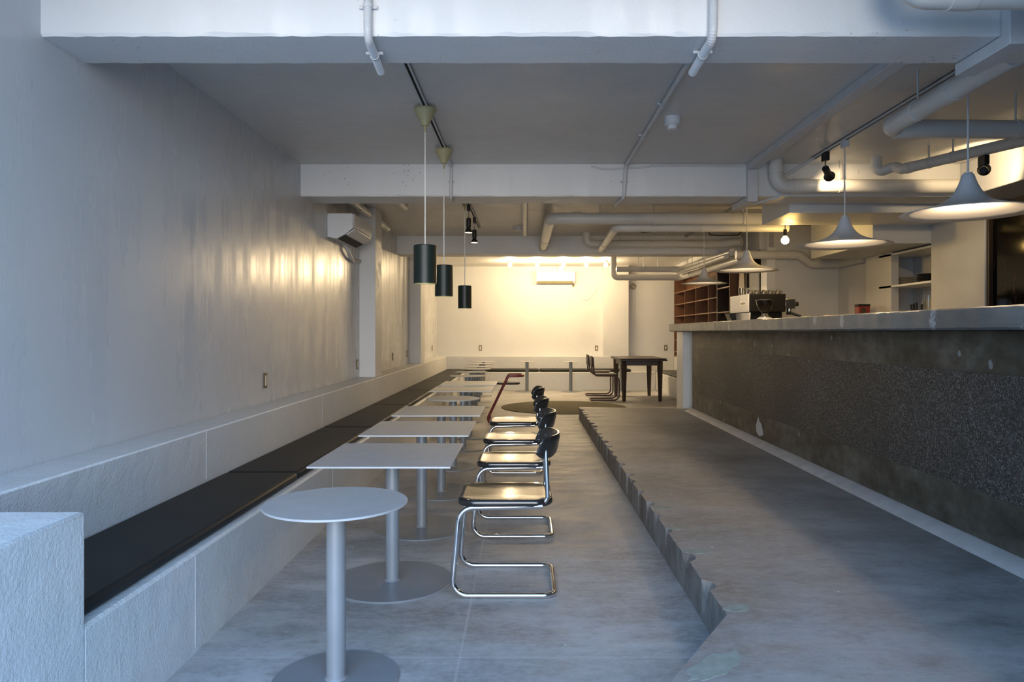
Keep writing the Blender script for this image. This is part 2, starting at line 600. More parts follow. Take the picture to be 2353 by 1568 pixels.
# pilaster on the back wall
struct(MB().box(1.87, 2.47, 17.22, YB, 0.772, CEIL).build('trim_12', M['wall_paint'], bevel=0.004))
# window on the right
w1 = struct(MB().box(4.66, 4.68, 1.0, 7.2, 0.9, 2.49).build('window_1', M['night_glass']))
struct(MB().box(4.62, 4.66, 0.9, 1.0, 0.9, 2.49).box(4.62, 4.66, 7.16, 7.2, 0.9, 2.49).build('window_frame', M['header'], w1))
struct(MB().box(4.62, 4.9, Y0, 7.2, 2.49, 2.62).build('trim_13', M['header']))
struct(MB().box(4.62, 4.9, Y0, 1.0, 0.9, 2.49).build('trim_14', M['wall_paint']))

# raised concrete platform with a chipped edge
STEP = 0.19
edge = []
y = 11.15
chips = []
yy = 3.3
while yy < 11.0:
    chips.append((yy, random.uniform(0.05, 0.11), random.uniform(0.02, 0.06)))
    yy += random.uniform(0.22, 0.55) if yy < 6 else random.uniform(0.25, 0.36)
def chip(yv):
    for (c_, w_, d_) in chips:
        a = abs(yv - c_) / w_
        if a < 1:
            return d_ * math.sqrt(1 - a * a)
    return 0.0
ys = [2.95 + (11.15 - 2.95) * i / 410 for i in range(411)]
mb = MB()
outline_top = []
outline_bot = []
for yv in ys[::-1]:
    x = 0.826 + 0.0015 * sin(yv * 9)
    outline_top.append((x + chip(yv) + random.uniform(-0.002, 0.002), yv))
    outline_bot.append((x, yv))
tail = [(0.479, 2.38), (-0.16, 1.32), (-0.16, -0.6), (5.4, -0.6), (5.4, 11.0), (2.4, 10.92)]
outline_top += tail
outline_bot += tail
T = [mb.bm.verts.new((p[0], p[1], STEP)) for p in outline_top]
Md = [mb.bm.verts.new((p[0] + (0.0 if i >= 411 else 0.25 * (outline_top[i][0] - p[0])), p[1], STEP - (0.012 if i >= 411 else 0.012 + 1.4 * max(0, outline_top[i][0] - p[0])))) for i, p in enumerate(outline_bot)]
B = [mb.bm.verts.new((p[0], p[1], 0.0)) for p in outline_bot]
f = mb.bm.faces.new(T)
f.material_index = 0
for A_, B_ in ((T, Md), (Md, B)):
    for i in range(len(A_)):
        j = (i + 1) % len(A_)
        q = mb.bm.faces.new((A_[i], A_[j], B_[j], B_[i]))
        q.material_index = 1
plat = struct(mb.build('floor_platform', [M['platform'], M['step_face']], smooth=False))
# filler patches lie in the chipped edge
def patch(name, mat, cx, cy, rx, ry, z, seed, rot=0.0, th=0.0015, parent=None):
    rnd = random.Random(seed)
    pts = []
    for k_ in range(22):
        a = 2 * pi * k_ / 22
        r = 1 + rnd.uniform(-0.16, 0.16)
        px, py = rx * r * cos(a), ry * r * sin(a)
        pts.append((cx + px * cos(rot) - py * sin(rot), cy + px * sin(rot) + py * cos(rot)))
    return MB().prism(pts, 'z', z, z + th).build(name, mat, parent)
for i, (cx, cy, rx, ry, ro) in enumerate([(0.66, 2.50, 0.15, 0.055, 0.75), (0.90, 3.80, 0.07, 0.045, 0), (0.90, 4.75, 0.07, 0.05, 0), (0.89, 4.25, 0.05, 0.035, 0), (0.89, 3.02, 0.06, 0.04, 0.4)]):
    patch('filler_patch', M['filler'], cx, cy, rx, ry, STEP, 40 + i, ro, parent=plat)
struct(MB().prism([(2.34, STEP), (2.452, STEP), (2.452, STEP + 0.045), (2.43, STEP + 0.045), (2.355, STEP + 0.012)], 'y', 1.4, 10.57).build('baseboard_right', M['fillet']))

# ------------------------------------------------------------------ built-in benches
ZS, ZU = 0.423, 0.772
b1 = thing('concrete_bench', 'long white painted concrete bench with backrest ledge along the streaked left wall', 'bench', (-1.39, 2.27, 0))
MB().prism([(XL + 1.39, 0), (0, 0), (0, ZS - 0.012), (-0.012, ZS), (-0.028, ZS), (-0.5, ZS), (XL + 1.39, ZS)], 'y', 0, 14.926).build('seat_base', M['bench'], b1)
MB().box(XL + 1.392, -0.5, 0, 15.176, ZS, ZU).build('backrest_ledge', M['bench'], b1, bevel=0.008)
MB().box(XL + 1.39, 0.0, -1.15, 0, 0, ZU + 0.012).build('end_block', M['bench'], b1, bevel=0.012)
for yv in (0.75, 2.9, 5.3, 7.8, 10.2):
    MB().box(-0.003, 0.0015, yv, yv + 0.008, 0.02, ZS - 0.02).build('panel_seam', M['bench'], b1)
for yv in (1.98, 4.4, 6.6, 8.8):
    MB().box(-0.503, -0.4985, yv, yv + 0.008, ZS + 0.06, ZU - 0.015).build('panel_seam', M['bench'], b1)
b2 = thing('concrete_bench', 'low white concrete bench and ledge under the bright back wall', 'bench', (-1.39, 16.7, 0))
MB().box(0.002, 4.418, 0, 0.5, 0, ZS).build('seat_base', M['bench'], b2, bevel=0.01)
MB().box(-0.498, 4.936, 0.5, 0.748, 0, ZU).build('backrest_ledge', M['bench'], b2, bevel=0.008)
b3 = thing('concrete_bench', 'short white concrete bench below the brown cubby shelf, behind the dining table', 'bench', (3.03, 13.37, 0))
MB().box(0, 0.52, 0, 3.326, 0, ZS).build('seat_base', M['bench'], b3, bevel=0.01)
MB().box(0.52, 0.828, 0, 4.078, 0, ZU).build('backrest_ledge', M['bench'], b3, bevel=0.008)

def cushion(label, x0, x1, y0, y1, z0, z1, group, mat=M['cushion'], r=0.035):
    cx, cy = (x0 + x1) / 2, (y0 + y1) / 2
    z0 += 0.002
    o = MB().box(x0 - cx, x1 - cx, y0 - cy, y1 - cy, 0, z1 - z0).build('seat_cushion', mat, None, (cx, cy, z0), bevel=r, bseg=4)
    return tag(o, label, 'cushion', group)
G = 'charcoal bench cushions along the left wall'
ends = [2.275, 4.51, 6.66, 8.75, 10.9, 12.96, 15.1, 17.19]
order = ['first charcoal bench cushion along the left wall, against the foreground end block', 'second charcoal bench cushion from the foreground end block', 'third charcoal bench cushion from the foreground end block',
         'fourth charcoal bench cushion from the foreground end block', 'fifth charcoal bench cushion from the foreground end block', 'sixth charcoal bench cushion, second from the far corner along the left wall',
         'last charcoal bench cushion of the left wall, in the far corner']
for i in range(7):
    cushion(order[i], -1.888, -1.425, ends[i] + 0.004, ends[i + 1] - 0.004, ZS, ZS + 0.05, G)
G = 'charcoal bench cushions on the back bench'
cushion('charcoal cushion on the back bench behind the row of round tables', -1.42, 0.315, 16.735, 17.19, ZS, ZS + 0.066, G)
cushion('charcoal cushion on the back bench behind the two small standing tables', 0.325, 2.46, 16.735, 17.19, ZS, ZS + 0.066, G)
G = 'grey cushions of the corner bench'
cushion('dark grey corner cushion beside the dining table, deepest under the cubby shelf', 3.055, 3.545, 15.05, 16.69, ZS, ZS + 0.05, G, M['cushion_grey'])
cushion('dark grey bench cushion next to the white cabinet panel, nearer one under the cubby shelf', 3.055, 3.545, 13.38, 15.04, ZS, ZS + 0.05, G, M['cushion_grey'])

# ------------------------------------------------------------------ pedestal tables
ZT = 0.691
def table(label, x, y, shape, group, rtop=0.27, rbase=0.245, rpost=0.036):
    r = thing('pedestal_table', label, 'table', (x, y, 0), group)
    if shape == 'round':
        MB().lathe([(0, -0.009), (rtop - 0.002, -0.009), (rtop, -0.007), (rtop, -0.002), (rtop - 0.002, 0), (0, 0)], cz=ZT, segs=64).build('tabletop', M['table_steel'], r)
    else:
        MB().box(-0.353, 0.353, -0.372, 0.372, ZT - 0.010, ZT).build('tabletop', M['table_steel'], r, bevel=0.002)
    MB().cyl((0, 0, 0.008), (0, 0, ZT - 0.009), rpost, 32).build('post', M['table_post'], r)
    b_ = MB().lathe([(0, 0), (rbase, 0), (rbase, 0.006), (rbase - 0.003, 0.009), (0, 0.009)], segs=64).build('base_plate', M['table_post'], r)
    MB().lathe([(rpost + 0.007, 0.009), (rpost + 0.003, 0.014), (rpost, 0.017)], segs=32).build('weld_bead', M['table_post'], b_)
    return r
G = 'steel pedestal tables beside the left bench'
table('round grey steel pedestal table standing nearest the camera', -0.737, 2.79, 'round', G, 0.275, 0.243, 0.037)
table('square grey pedestal table just behind the nearest round table', -0.722, 3.89, 'square', G, rbase=0.325)
table('second square pedestal table, behind the one that follows the nearest round table', -0.718, 4.96, 'square', G, rbase=0.325)
table('third square pedestal table, directly in front of the second round table', -0.712, 6.06, 'square', G, rbase=0.325)
table('round pedestal table standing between two groups of square tables', -0.725, 7.18, 'round', G, 0.268)
table('square pedestal table just beyond the mid-row round table', -0.732, 8.38, 'square', G, rbase=0.3)
table('last square pedestal table, its corner before the red tubular stool', -0.728, 9.32, 'square', G, rbase=0.3)
fr = [(-0.885, 10.9, 'first of the far round tables, right behind the last square table'), (-0.905, 12.0, 'second of the far round tables beyond the square tables'), (-0.90, 12.97, 'third of the far round tables beyond the square tables'),
      (-0.91, 13.88, 'fourth of the far round tables, third from the back bench'), (-0.95, 15.15, 'fifth of the far round tables, second from the back bench'), (-0.95, 16.25, 'sixth and farthest round table of the left row, closest to the back bench')]
for x, y, l in fr:
    table(l, x, y, 'round', G)
G = 'small round tables before the back bench'
table('small round standing table in front of the back bench, next to the left row', 0.03, 16.28, 'round', G, 0.18, 0.225, 0.038)
table('small round standing table before the back bench, closest to the maroon chairs', 1.02, 16.28, 'round', G, 0.18, 0.225, 0.038)
table('small round table half hidden behind the dark dining table', 2.16, 16.28, 'round', G, 0.18, 0.225, 0.038)

# ------------------------------------------------------------------ chrome cantilever chairs
def chrome_chair(label, loc, group):
    r = thing('cantilever_chair', label, 'chair', loc, group)
    hw = 0.238
    pts = [(0.200, -hw + 0.03, 0.462), (-0.222, -hw + 0.03, 0.452), (-0.262, -hw, 0.016), (0.262, -hw, 0.016), (0.262, hw, 0.016), (-0.262, hw, 0.016), (-0.222, hw - 0.03, 0.452), (0.200, hw - 0.03, 0.462)]
    MB().tube(pts, 0.0145, [0.075, 0.075, 0.06, 0.06, 0.075, 0.075], 14, 8).build('frame', M['chrome'], r)
    # seat: rounded board with a shallow dish
    mb = MB()
    prof = [(1.0, 0.004), (0.985, 0.0), (0.5, 0.0), (0.0, 0.0)]
    out = rrect(-0.24, 0.255, -0.225, 0.225, 0.10, 8)
    cx, cy = 0.0075, 0.0
    rings = []
    for s, z in ((0.94, 0.0), (0.985, 0.004), (1.0, 0.014), (1.0, 0.026), (0.985, 0.036), (0.95, 0.040), (0.88, 0.0365), (0.6, 0.033), (0.3, 0.032)):
        rings.append([mb.bm.verts.new((cx + (p[0] - cx) * s, p[1] * s, z)) for p in out])
    for A, B_ in zip(rings, rings[1:]):
        for k_ in range(len(out)):
            mb.bm.faces.new((A[k_], A[(k_ + 1) % len(out)], B_[(k_ + 1) % len(out)], B_[k_]))
    mb.bm.faces.new(rings[0][::-1])
    mb.bm.faces.new(rings[-1])
    mb.build('seat', M['seat'], r, (0, 0, 0.468 - 0.012), angle=60)
    for s in (-1, 1):
        MB().tube([(0.205, s * 0.195, 0.47), (0.228, s * 0.195, 0.50), (0.218, s * 0.190, 0.745)], 0.0115, 0.03, 12, 4).build('back_post', M['chrome'], r)
    mb = MB()
    nu, nv = 22, 8
    F, K = [], []
    for i in range(nu + 1):
        u = -1 + 2 * i / nu
        yv = 0.222 * sin(u * 1.25) / sin(1.25)
        bow = 0.098 * (cos(u * 1.25) - cos(1.25)) / (1 - cos(1.25))
        hh = 0.058 * (1 - abs(u) ** 9) ** 0.5 if abs(u) < 1 else 0.0
        hh = max(hh, 0.030)
        th = 0.013 * (1 - 0.5 * abs(u) ** 8)
        F.append([])
        K.append([])
        for j in range(nv + 1):
            v_ = -1 + 2 * j / nv
            z = 0.757 + hh * v_
            lean = 0.012 * v_
            ed = th * (1 - abs(v_) ** 6 * 0.7)
            F[-1].append(mb.bm.verts.new((0.182 + bow + lean - ed, yv, z)))
            K[-1].append(mb.bm.verts.new((0.182 + bow + lean + ed, yv, z)))
    for i in range(nu):
        for j in range(nv):
            mb.bm.faces.new((F[i][j], F[i][j + 1], F[i + 1][j + 1], F[i + 1][j]))
            mb.bm.faces.new((K[i][j], K[i + 1][j], K[i + 1][j + 1], K[i][j + 1]))
        for j in (0, nv):
            mb.bm.faces.new((F[i][j], F[i + 1][j], K[i + 1][j], K[i][j]))
    for i in (0, nu):
        for j in range(nv):
            mb.bm.faces.new((F[i][j], F[i][j + 1], K[i][j + 1], K[i][j]))
    bk = mb.build('backrest', M['seat'], r, angle=50)
    for s in (-1, 1):
        for z in (0.742, 0.772):
            MB().cyl((0.196, s * 0.180, z), (0.186, s * 0.183, z), 0.005, 10).build('screw', M['chrome'], bk)
    return r
G = 'chrome cantilever chairs with black seats'
ch = chrome_chair('nearest chrome cantilever chair with glossy black seat, facing the tables', (-0.115, 3.875, 0), G)
copy_tree(ch, (-0.088, 4.93, 0), 'second chrome cantilever chair, directly behind the nearest one')
copy_tree(ch, (-0.105, 5.93, 0), 'third chrome cantilever chair, two behind the nearest one')
copy_tree(ch, (-0.112, 7.05, 0), 'fourth and farthest chrome cantilever chair, in front of the red tubular stool')

# red tubular stool
r = thing('bar_stool', 'dark red tubular stool with black seat beside the last square table', 'stool', (-0.3, 10.63, 0))
pts = []
hw = 0.2
pts = [(0.26, -0.0, 0.425 + 0.29), (0.26, -hw, 0.715), (0.045, -hw, 0.715), (-0.29, -hw, 0.02), (0.20, -hw, 0.02), (0.20, hw, 0.02), (-0.29, hw, 0.02), (0.045, hw, 0.715), (0.26, hw, 0.715), (0.26, 0.0, 0.715)]
MB().tube(pts, 0.019, [0.12, 0.05, 0.075, 0.06, 0.06, 0.075, 0.05, 0.12], 14, 7).build('frame', M['red_tube'], r)
MB().prism(rrect(-0.14, 0.215, -0.178, 0.178, 0.11, 8), 'z', 0.585, 0.612).build('seat', M['black_metal'], r, bevel=0.01)
MB().cyl((-0.005, -0.2, 0.588), (-0.005, 0.2, 0.588), 0.012, 10).build('seat_rail', M['black_metal'], r)

# maroon cantilever chairs at the dining table
def maroon_chair(label, loc, group):
    r = thing('cantilever_chair', label, 'chair', loc, group)
    hw = 0.21
    pts = [(-0.20, -hw, 0.86), (-0.215, -hw, 0.50), (0.275, -hw, 0.49), (0.275, -hw, 0.02), (-0.27, -hw, 0.02), (-0.27, hw, 0.02), (0.275, hw, 0.02), (0.275, hw, 0.49), (-0.215, hw, 0.50), (-0.20, hw, 0.86)]
    pts = [(p[0] - (0.035 if p[2] > 0.8 else 0), p[1], p[2]) for p in pts]
    MB().tube(pts, 0.015, [0.07, 0.10, 0.10, 0.05, 0.05, 0.10, 0.10, 0.07], 12, 6).build('frame', M['maroon_tube'], r)
    MB().prism(rrect(-0.18, 0.25, -0.2, 0.2, 0.05, 5), 'z', 0.512, 0.53).build('seat', M['cushion_grey'], r, bevel=0.006)
    mb = MB()
    mb.box(-0.255, -0.235, -0.215, 0.215, 0.66, 0.875)
    mb.build('backrest', M['cushion'], r, bevel=0.008)
    return r
G = 'maroon cantilever chairs at the dining table'
mc = maroon_chair('maroon tubular chair with dark seat, nearer one at the dining table', (1.555, 14.28, 0), G)
copy_tree(mc, (1.565, 15.35, 0), 'maroon tubular chair with dark seat, farther one at the dining table')

# dining table
r = thing('dining_table', 'dark brown wooden draw-leaf dining table behind the platform', 'table', (2.27, 14.63, 0))
MB().box(-0.45, 0.45, -0.78, 0.78, 0.822, 0.842).build('tabletop', M['wood_dark'], r, bevel=0.004)
MB().box(-0.44, 0.47, -0.77, 0.77, 0.795, 0.817).build('draw_leaf', M['wood_dark'], r, bevel=0.004)
MB().box(-0.37, 0.37, -0.64, 0.64, 0.70, 0.795).build('apron', M['wood_dark'], r)
for sx in (-1, 1):
    for sy in (-1, 1):
        mb = MB()
        mb.sweep([(sx * 0.35, sy * 0.62, 0.795), (sx * 0.35, sy * 0.62, 0.68), (sx * 0.352, sy * 0.622, 0.0)], [0.055, 0.055, 0.034], 4)
        mb.build('leg', M['wood_dark'], r)

# rug
tag(MB().lathe([(0, 0), (1.12, 0), (1.12, 0.010), (1.10, 0.014), (0, 0.014)], segs=96).build('round_rug', M['rug'], None, (0.68, 12.9, 0)), 'round olive rug on the floor beyond the platform end', 'rug')

# ------------------------------------------------------------------ counter
r = thing('bar_counter', 'long raw concrete bar counter standing on the raised platform', 'counter', (2.45, 1.4, STEP))
def cx_(a):
    return a
MB().box(0, 0.55, 0, 9.17, 0, 1.172).build('counter_body', M['counter_dark'], r, bevel=0.008)
mb = MB()
mb.box(-0.006, 0.01, 0, 8.73, 0.30, 0.94)
mb.build('aggregate_panel', M['aggregate'], r)['label'] = 'exposed aggregate panel'
mb = MB()
n = 180
prev = None
rows = []
for i in range(n + 1):
    yv = 0.0 + 10.03 * i / n
    j = lambda s: random.uniform(-s, s)
    rows.append([(-0.165 + j(0.003), yv, 1.172 + 0.012 + j(0.002)), (-0.15, yv, 1.172), (0.80, yv, 1.172), (0.80, yv, 1.29), (-0.155 + j(0.004), yv, 1.29 + j(0.0015)), (-0.168 + j(0.004), yv, 1.282 + j(0.003))])
V = [[mb.bm.verts.new(p) for p in q] for q in rows]
for a, b in zip(V, V[1:]):
    for k_ in range(6):
        mb.bm.faces.new((a[k_], a[(k_ + 1) % 6], b[(k_ + 1) % 6], b[k_]))
mb.bm.faces.new(V[0])
mb.bm.faces.new(V[-1][::-1])
mb.build('countertop', M['counter_top'], r, angle=30)['label'] = 'grey concrete countertop slab'
# paint patch on the lower band
rnd = random.Random(5)
pts = []
for (yv, zv) in [(6.0, 0.10), (6.12, 0.07), (6.22, 0.10), (6.24, 0.17), (6.2, 0.22), (6.16, 0.27), (6.14, 0.235), (6.06, 0.20), (6.03, 0.15)]:
    pts.append((yv, zv))
MB().prism(pts, 'x', -0.0015, 0.001).build('paint_patch', M['paint_patch'], r)

r = thing('white_cabinet', 'white lacquered cabinet panel under the far end of the countertop', 'cabinet', (2.40, 10.96, 0))
MB().box(0.0, 0.215, 0.0, 0.45, 0.0 + STEP * 0 + 0.0, 1.357).build('body', M['white_lacquer'], r, bevel=0.004)
MB().prism([(0.06, 0.50), (0.205, 0.46), (0.205, 1.34), (0.06, 1.34)], 'y', -0.014, 0.0).build('door', M['white_lacquer'], r)

# ------------------------------------------------------------------ espresso machine and bar things
ZC = 1.4825
r = thing('espresso_machine', 'white and black espresso machine on the concrete counter', 'coffee machine', (2.79, 9.0, ZC))
MB().prism([(0.0, 0.125), (0.80, 0.125), (0.80, 0.35), (0.0, 0.35)], 'x', 0.0, 0.012).build('side_panel', M['machine_white'], r, bevel=0.003)['label'] = 'white side panel with badge'
MB().prism([(0.02, 0.0), (0.55, 0.0), (0.62, 0.115), (0.0, 0.115)], 'x', 0.012, 0.03).build('lower_side_panel', M['machine_white'], r, bevel=0.003)
mb = MB()
mb.box(0.012, 0.47, 0.0, 0.8, 0.125, 0.35)
mb.build('body', M['machine_black'], r, bevel=0.006)
MB().box(0.03, 0.44, 0.05, 0.75, 0.015, 0.125).build('base', M['machine_black'], r)
bd = MB().box(-0.004, 0.0, 0.10, 0.33, 0.21, 0.265).build('badge', M['steel'], r)
mb = MB()
for k_ in range(7):
    mb.box(-0.006, -0.004, 0.125 + k_ * 0.027, 0.143 + k_ * 0.027, 0.222, 0.252)
mb.build('badge_lettering', M['bronze'], bd)
MB().box(0.47, 0.60, 0.02, 0.70, 0.165, 0.29).build('group_housing', M['steel'], r, bevel=0.008)
kb = MB().cyl((0.60, 0.06, 0.225), (0.645, 0.06, 0.225), 0.028, 16).build('steam_knob', M['black_metal'], r)
MB().tube([(0.53, 0.05, 0.165), (0.53, 0.05, 0.13)], 0.03, 0, 14).build('group_head', M['steel'], r)
MB().tube([(0.50, 0.05, 0.12), (0.56, 0.04, 0.105), (0.66, 0.0, 0.07)], [0.03, 0.018, 0.014], 0, 10).build('portafilter', M['black_metal'], r)
MB().prism([(-0.09, 0.12), (0.0, 0.12), (0.01, 0.02), (-0.05, 0.02)], 'y', 0.55, 0.75).build('drain_flap', M['machine_black'], r)
for sy in (0.08, 0.72):
    for sx in (0.06, 0.40):
        MB().cyl((sx, sy, 0), (sx, sy, 0.02), 0.02, 12).build('foot', M['black_metal'], r)
# cups and glasses stored on top of it
zt = ZC + 0.35
G = 'dark cups upside down on the espresso machine'
cup = None
cl = ['dark cup on the espresso machine, closest to the glasses', 'second dark cup from the glasses on the espresso machine', 'middle dark cup on the espresso machine', 'fourth dark cup from the glasses on the espresso machine', 'dark cup on the espresso machine above the steam knob side']
for i in range(5):
    p = (2.84 + i * 0.088, 9.09 + 0.02 * (i % 2), zt)
    if cup is None:
        cup = thing('cup', cl[0], 'cup', p, G)
        MB().lathe([(0.040, 0), (0.038, 0.02), (0.030, 0.045), (0.018, 0.055), (0, 0.055)], segs=20).build('cup_bowl', M['plate_dark'], cup)
        MB().tube([(0.036, 0, 0.012), (0.058, 0, 0.018), (0.055, 0, 0.036), (0.031, 0, 0.042)], 0.004, 0.008, 8, 3).build('handle', M['plate_dark'], cup)
    else:
        copy_tree(cup, p, cl[i])
G = 'tumblers on the espresso machine'
gl = ['clear tumbler at the outer corner on the espresso machine', 'clear tumbler beside the dark cups on the espresso machine']
for i, p in enumerate([(2.83, 9.42, zt), (2.92, 9.40, zt)]):
    o = MB().lathe([(0, 0), (0.030, 0), (0.038, 0.10), (0.0355, 0.10), (0.028, 0.006), (0, 0.006)], segs=24).build('tumbler', M['glass'], None, p)
    tag(o, gl[i], 'glass', G)
# grinder
r = thing('coffee_grinder', 'coffee grinder with black bean hopper in front of the espresso machine', 'grinder', (2.87, 8.62, ZC))
MB().lathe([(0, 0.095), (0.03, 0.095), (0.05, 0.11), (0.085, 0.165), (0.098, 0.21), (0.102, 0.25), (0.098, 0.25), (0.09, 0.21), (0, 0.12)], segs=32).build('hopper', M['brown_glass'], r)
MB().lathe([(0, 0.265), (0.06, 0.265), (0.106, 0.258), (0.108, 0.245), (0.103, 0.244), (0, 0.25)], segs=32).build('hopper_lid', M['black_metal'], r)
MB().lathe([(0, 0.04), (0.06, 0.04), (0.062, 0.06), (0.045, 0.066), (0.04, 0.085), (0.03, 0.097), (0, 0.1)], segs=28).build('collar', M['chrome'], r)
MB().lathe([(0, 0), (0.095, 0), (0.095, 0.03), (0.075, 0.045), (0, 0.045)], segs=28).build('base', M['machine_white'], r)
o = MB().lathe([(0, 0), (0.055, 0), (0.062, 0.012), (0.062, 0.034), (0.058, 0.04), (0.05, 0.035), (0.05, 0.012), (0, 0.01)], segs=28).build('steel_dish', M['steel'], None, (3.08, 8.66, ZC))
tag(o, 'small round steel dish beside the coffee grinder', 'dish')

# ------------------------------------------------------------------ kitchen behind the counter
r = thing('back_counter', 'low white back counter against the kitchen wall behind the bar', 'counter', (4.15, 8.2, 0))
MB().box(0.03, 0.448, 0.0, 2.55, 0, 1.37).build('body', M['white_lacquer'], r)
MB().box(0, 0.448, 0.0, 2.55, 1.37, 1.40).build('worktop', M['steel'], r)
r = thing('wall_niche_shelf', 'white shelf boards in the niche between pillar and panel', 'shelf', (4.6, 8.15, 0))
MB().box(0.0, 0.449, 0.001, 1.199, 1.915, 1.94).build('shelf_board', M['white_lacquer'], r)
MB().box(0.0, 0.449, 0.001, 1.199, 2.315, 2.34).build('shelf_board', M['white_lacquer'], r)
MB().box(0.0, 0.449, 0.001, 1.199, 1.375, 1.40).build('shelf_board', M['white_lacquer'], r)
for y in (0.45, 0.95):
    MB().box(0.43, 0.449, y, y + 0.02, 1.40, 2.36).build('shelf_upright', M['conduit'], r)
G = 'cream plates on the niche shelf'
pos = ['lowest', 'second', 'third', 'fourth', 'fifth', 'sixth', 'topmost']
def plate(name, mat, p, rad, label, group):
    o = MB().lathe([(0, 0), (rad * 0.6, 0), (rad, 0.011), (rad, 0.014), (rad * 0.6, 0.005), (0, 0.005)], segs=32).build(name, mat, None, p)
    tag(o, label, 'plate', group)
for i in range(7):
    plate('plate', M['plate_white'], (4.81, 9.08, 1.94 + i * 0.0152), 0.10, '%s cream plate of the stack on the niche shelf' % pos[i], G)
G = 'dark plates on the niche shelf'
for i in range(7):
    plate('plate', M['plate_dark'], (4.80, 8.60, 1.94 + i * 0.0158), 0.115, '%s dark plate of the stack on the niche shelf' % pos[i], G)
G = 'glass jars on the upper niche shelf'
def jar(p, label):
    r_ = thing('storage_jar', label, 'jar', p, G)
    MB().lathe([(0, 0), (0.062, 0), (0.066, 0.01), (0.066, 0.14), (0.052, 0.16), (0.052, 0.17), (0.048, 0.17), (0.048, 0.158), (0.062, 0.137), (0.062, 0.012), (0, 0.008)], segs=28).build('jar_body', M['glass'], r_)
    MB().lathe([(0, 0.19), (0.058, 0.188), (0.06, 0.172), (0.054, 0.170), (0, 0.170)], segs=28).build('jar_lid', M['glass'], r_)
    MB().tube([(-0.062, 0, 0.17), (-0.085, 0, 0.15), (-0.083, 0, 0.06), (-0.068, 0, 0.05)], 0.003, 0.02, 8, 3).build('wire_clip', M['steel'], r_)
    return r_
j = jar((4.75, 8.84, 2.34), 'clip-top glass jar on the upper niche shelf, whole one in view')
copy_tree(j, (4.75, 8.55, 2.34), 'clip-top glass jar on the upper niche shelf, half behind the pillar edge')
r = thing('cutlery_box', 'small brown box on the lowest niche shelf holding black handled cutlery', 'box', (4.72, 8.74, 1.40))
MB().box(-0.05, 0.12, -0.06, 0.06, 0, 0.008).box(-0.05, -0.042, -0.06, 0.06, 0.008, 0.2).box(0.112, 0.12, -0.06, 0.06, 0.008, 0.2).box(-0.042, 0.112, -0.06, -0.052, 0.008, 0.2).box(-0.042, 0.112, 0.052, 0.06, 0.008, 0.2).build('box_body', M['cubby'], r)
G = 'black handled cutlery in the brown box'
for i, (dx, lean) in enumerate([(0.0, -0.03), (0.03, -0.026), (0.06, -0.022), (0.09, 0.012)]):
    o = MB().tube([(4.72 + dx, 8.74, 1.412), (4.72 + dx + lean, 8.74, 1.69 + 0.012 * (i % 3))], [0.008, 0.013], 0, 8).build('cutlery', M['black_metal'])
    tag(o, ['black cutlery handle leaning furthest toward the panel in the brown box', 'black cutlery handle second from the panel in the brown box', 'leaning black cutlery handle third from the panel in the brown box', 'black cutlery handle next to the glass vase'][i], 'cutlery', G)
tag(MB().lathe([(0, 0), (0.05, 0), (0.052, 0.12), (0.048, 0.39), (0.045, 0.39), (0.047, 0.12), (0, 0.01)], segs=28).build('glass_vase', M['glass'], None, (4.78, 8.52, 1.40)), 'tall clear glass vase on the lowest niche shelf beside the pillar', 'vase')
r = thing('tin_box', 'red tin box with dark lid on the back counter beside the niche panel', 'tin', (4.42, 9.43, 1.40))
MB().box(-0.075, 0.075, -0.06, 0.06, 0, 0.29).build('tin_body', M['red_tin'], r, bevel=0.006)
MB().box(-0.078, 0.078, -0.063, 0.063, 0.29, 0.318).build('lid', M['black_metal'], r, bevel=0.006)
MB().box(-0.045, 0.02, -0.0615, -0.06, 0.10, 0.27).build('tin_label', M['bronze'], r)

# ------------------------------------------------------------------ brown cubby shelf on the right bench ledge
r = thing('cubby_shelf', 'brown wooden cubby shelf on the ledge behind the bar counter', 'shelf', (3.55, 10.74, ZU))
zs = [0.0, 0.105, 0.383, 0.66, 0.94, 1.216, 1.494, 1.84]
D = 0.30
yb = [2.60, 3.24, 4.25, 5.29, 6.43]
MB().box(D - 0.012, D, 2.60, 6.44, 0, 1.85).build('back_panel', M['cubby'], r)
for z in zs:
    MB().box(0, D - 0.012, 2.60, 6.44, z, z + 0.022).build('shelf_board', M['cubby'], r)
for y in yb:
    MB().box(0.001, D - 0.012, y - 0.011, y + 0.011, 0.0, 1.516 if y not in (2.60, 6.43) else 1.86).build('divider', M['cubby'], r)
r = thing('tall_bookcase', 'dark brown bookcase with deep empty bays between cubby shelf and oval board', 'shelf', (3.55, 11.56, 0))
MB().box(D - 0.012, D, 0, 1.75, 0, 2.6).build('back_panel', M['wood_dark'], r)
for y in (0.0, 1.745):
    MB().box(0, D - 0.012, y, y + 0.022, 0, 2.6).build('side_panel', M['wood_dark'], r)
MB().box(0, D - 0.012, 0.95, 0.972, 0, 2.6).build('divider', M['cubby'], r)
for z in (1.70, 2.14):
    MB().box(0, D - 0.012, 0.972, 1.745, z, z + 0.022).build('shelf_board', M['cubby'], r)
MB().box(0, D, 0, 1.767, 2.58, 2.6).build('top_board', M['wood_dark'], r)
MB().box(0, D, 0.022, 1.745, 0, 0.9).build('plinth', M['wood_dark'], r)
mb = MB()
pts = [(0.10 * sin(a) * (1.0 if cos(a) < 0 else 0.9), 0.62 * -cos(a)) for a in [2 * pi * k_ / 40 for k_ in range(40)]]
mb.prism([(11.98 + p[0] * 1.6, 1.92 + p[1]) for p in pts], 'x', 3.60, 3.622)
tag(mb.build('oval_board', M['oak'], None, bevel=0.003), 'tall narrow oval wooden board standing in the dark bookcase above the coffee machine', 'board')
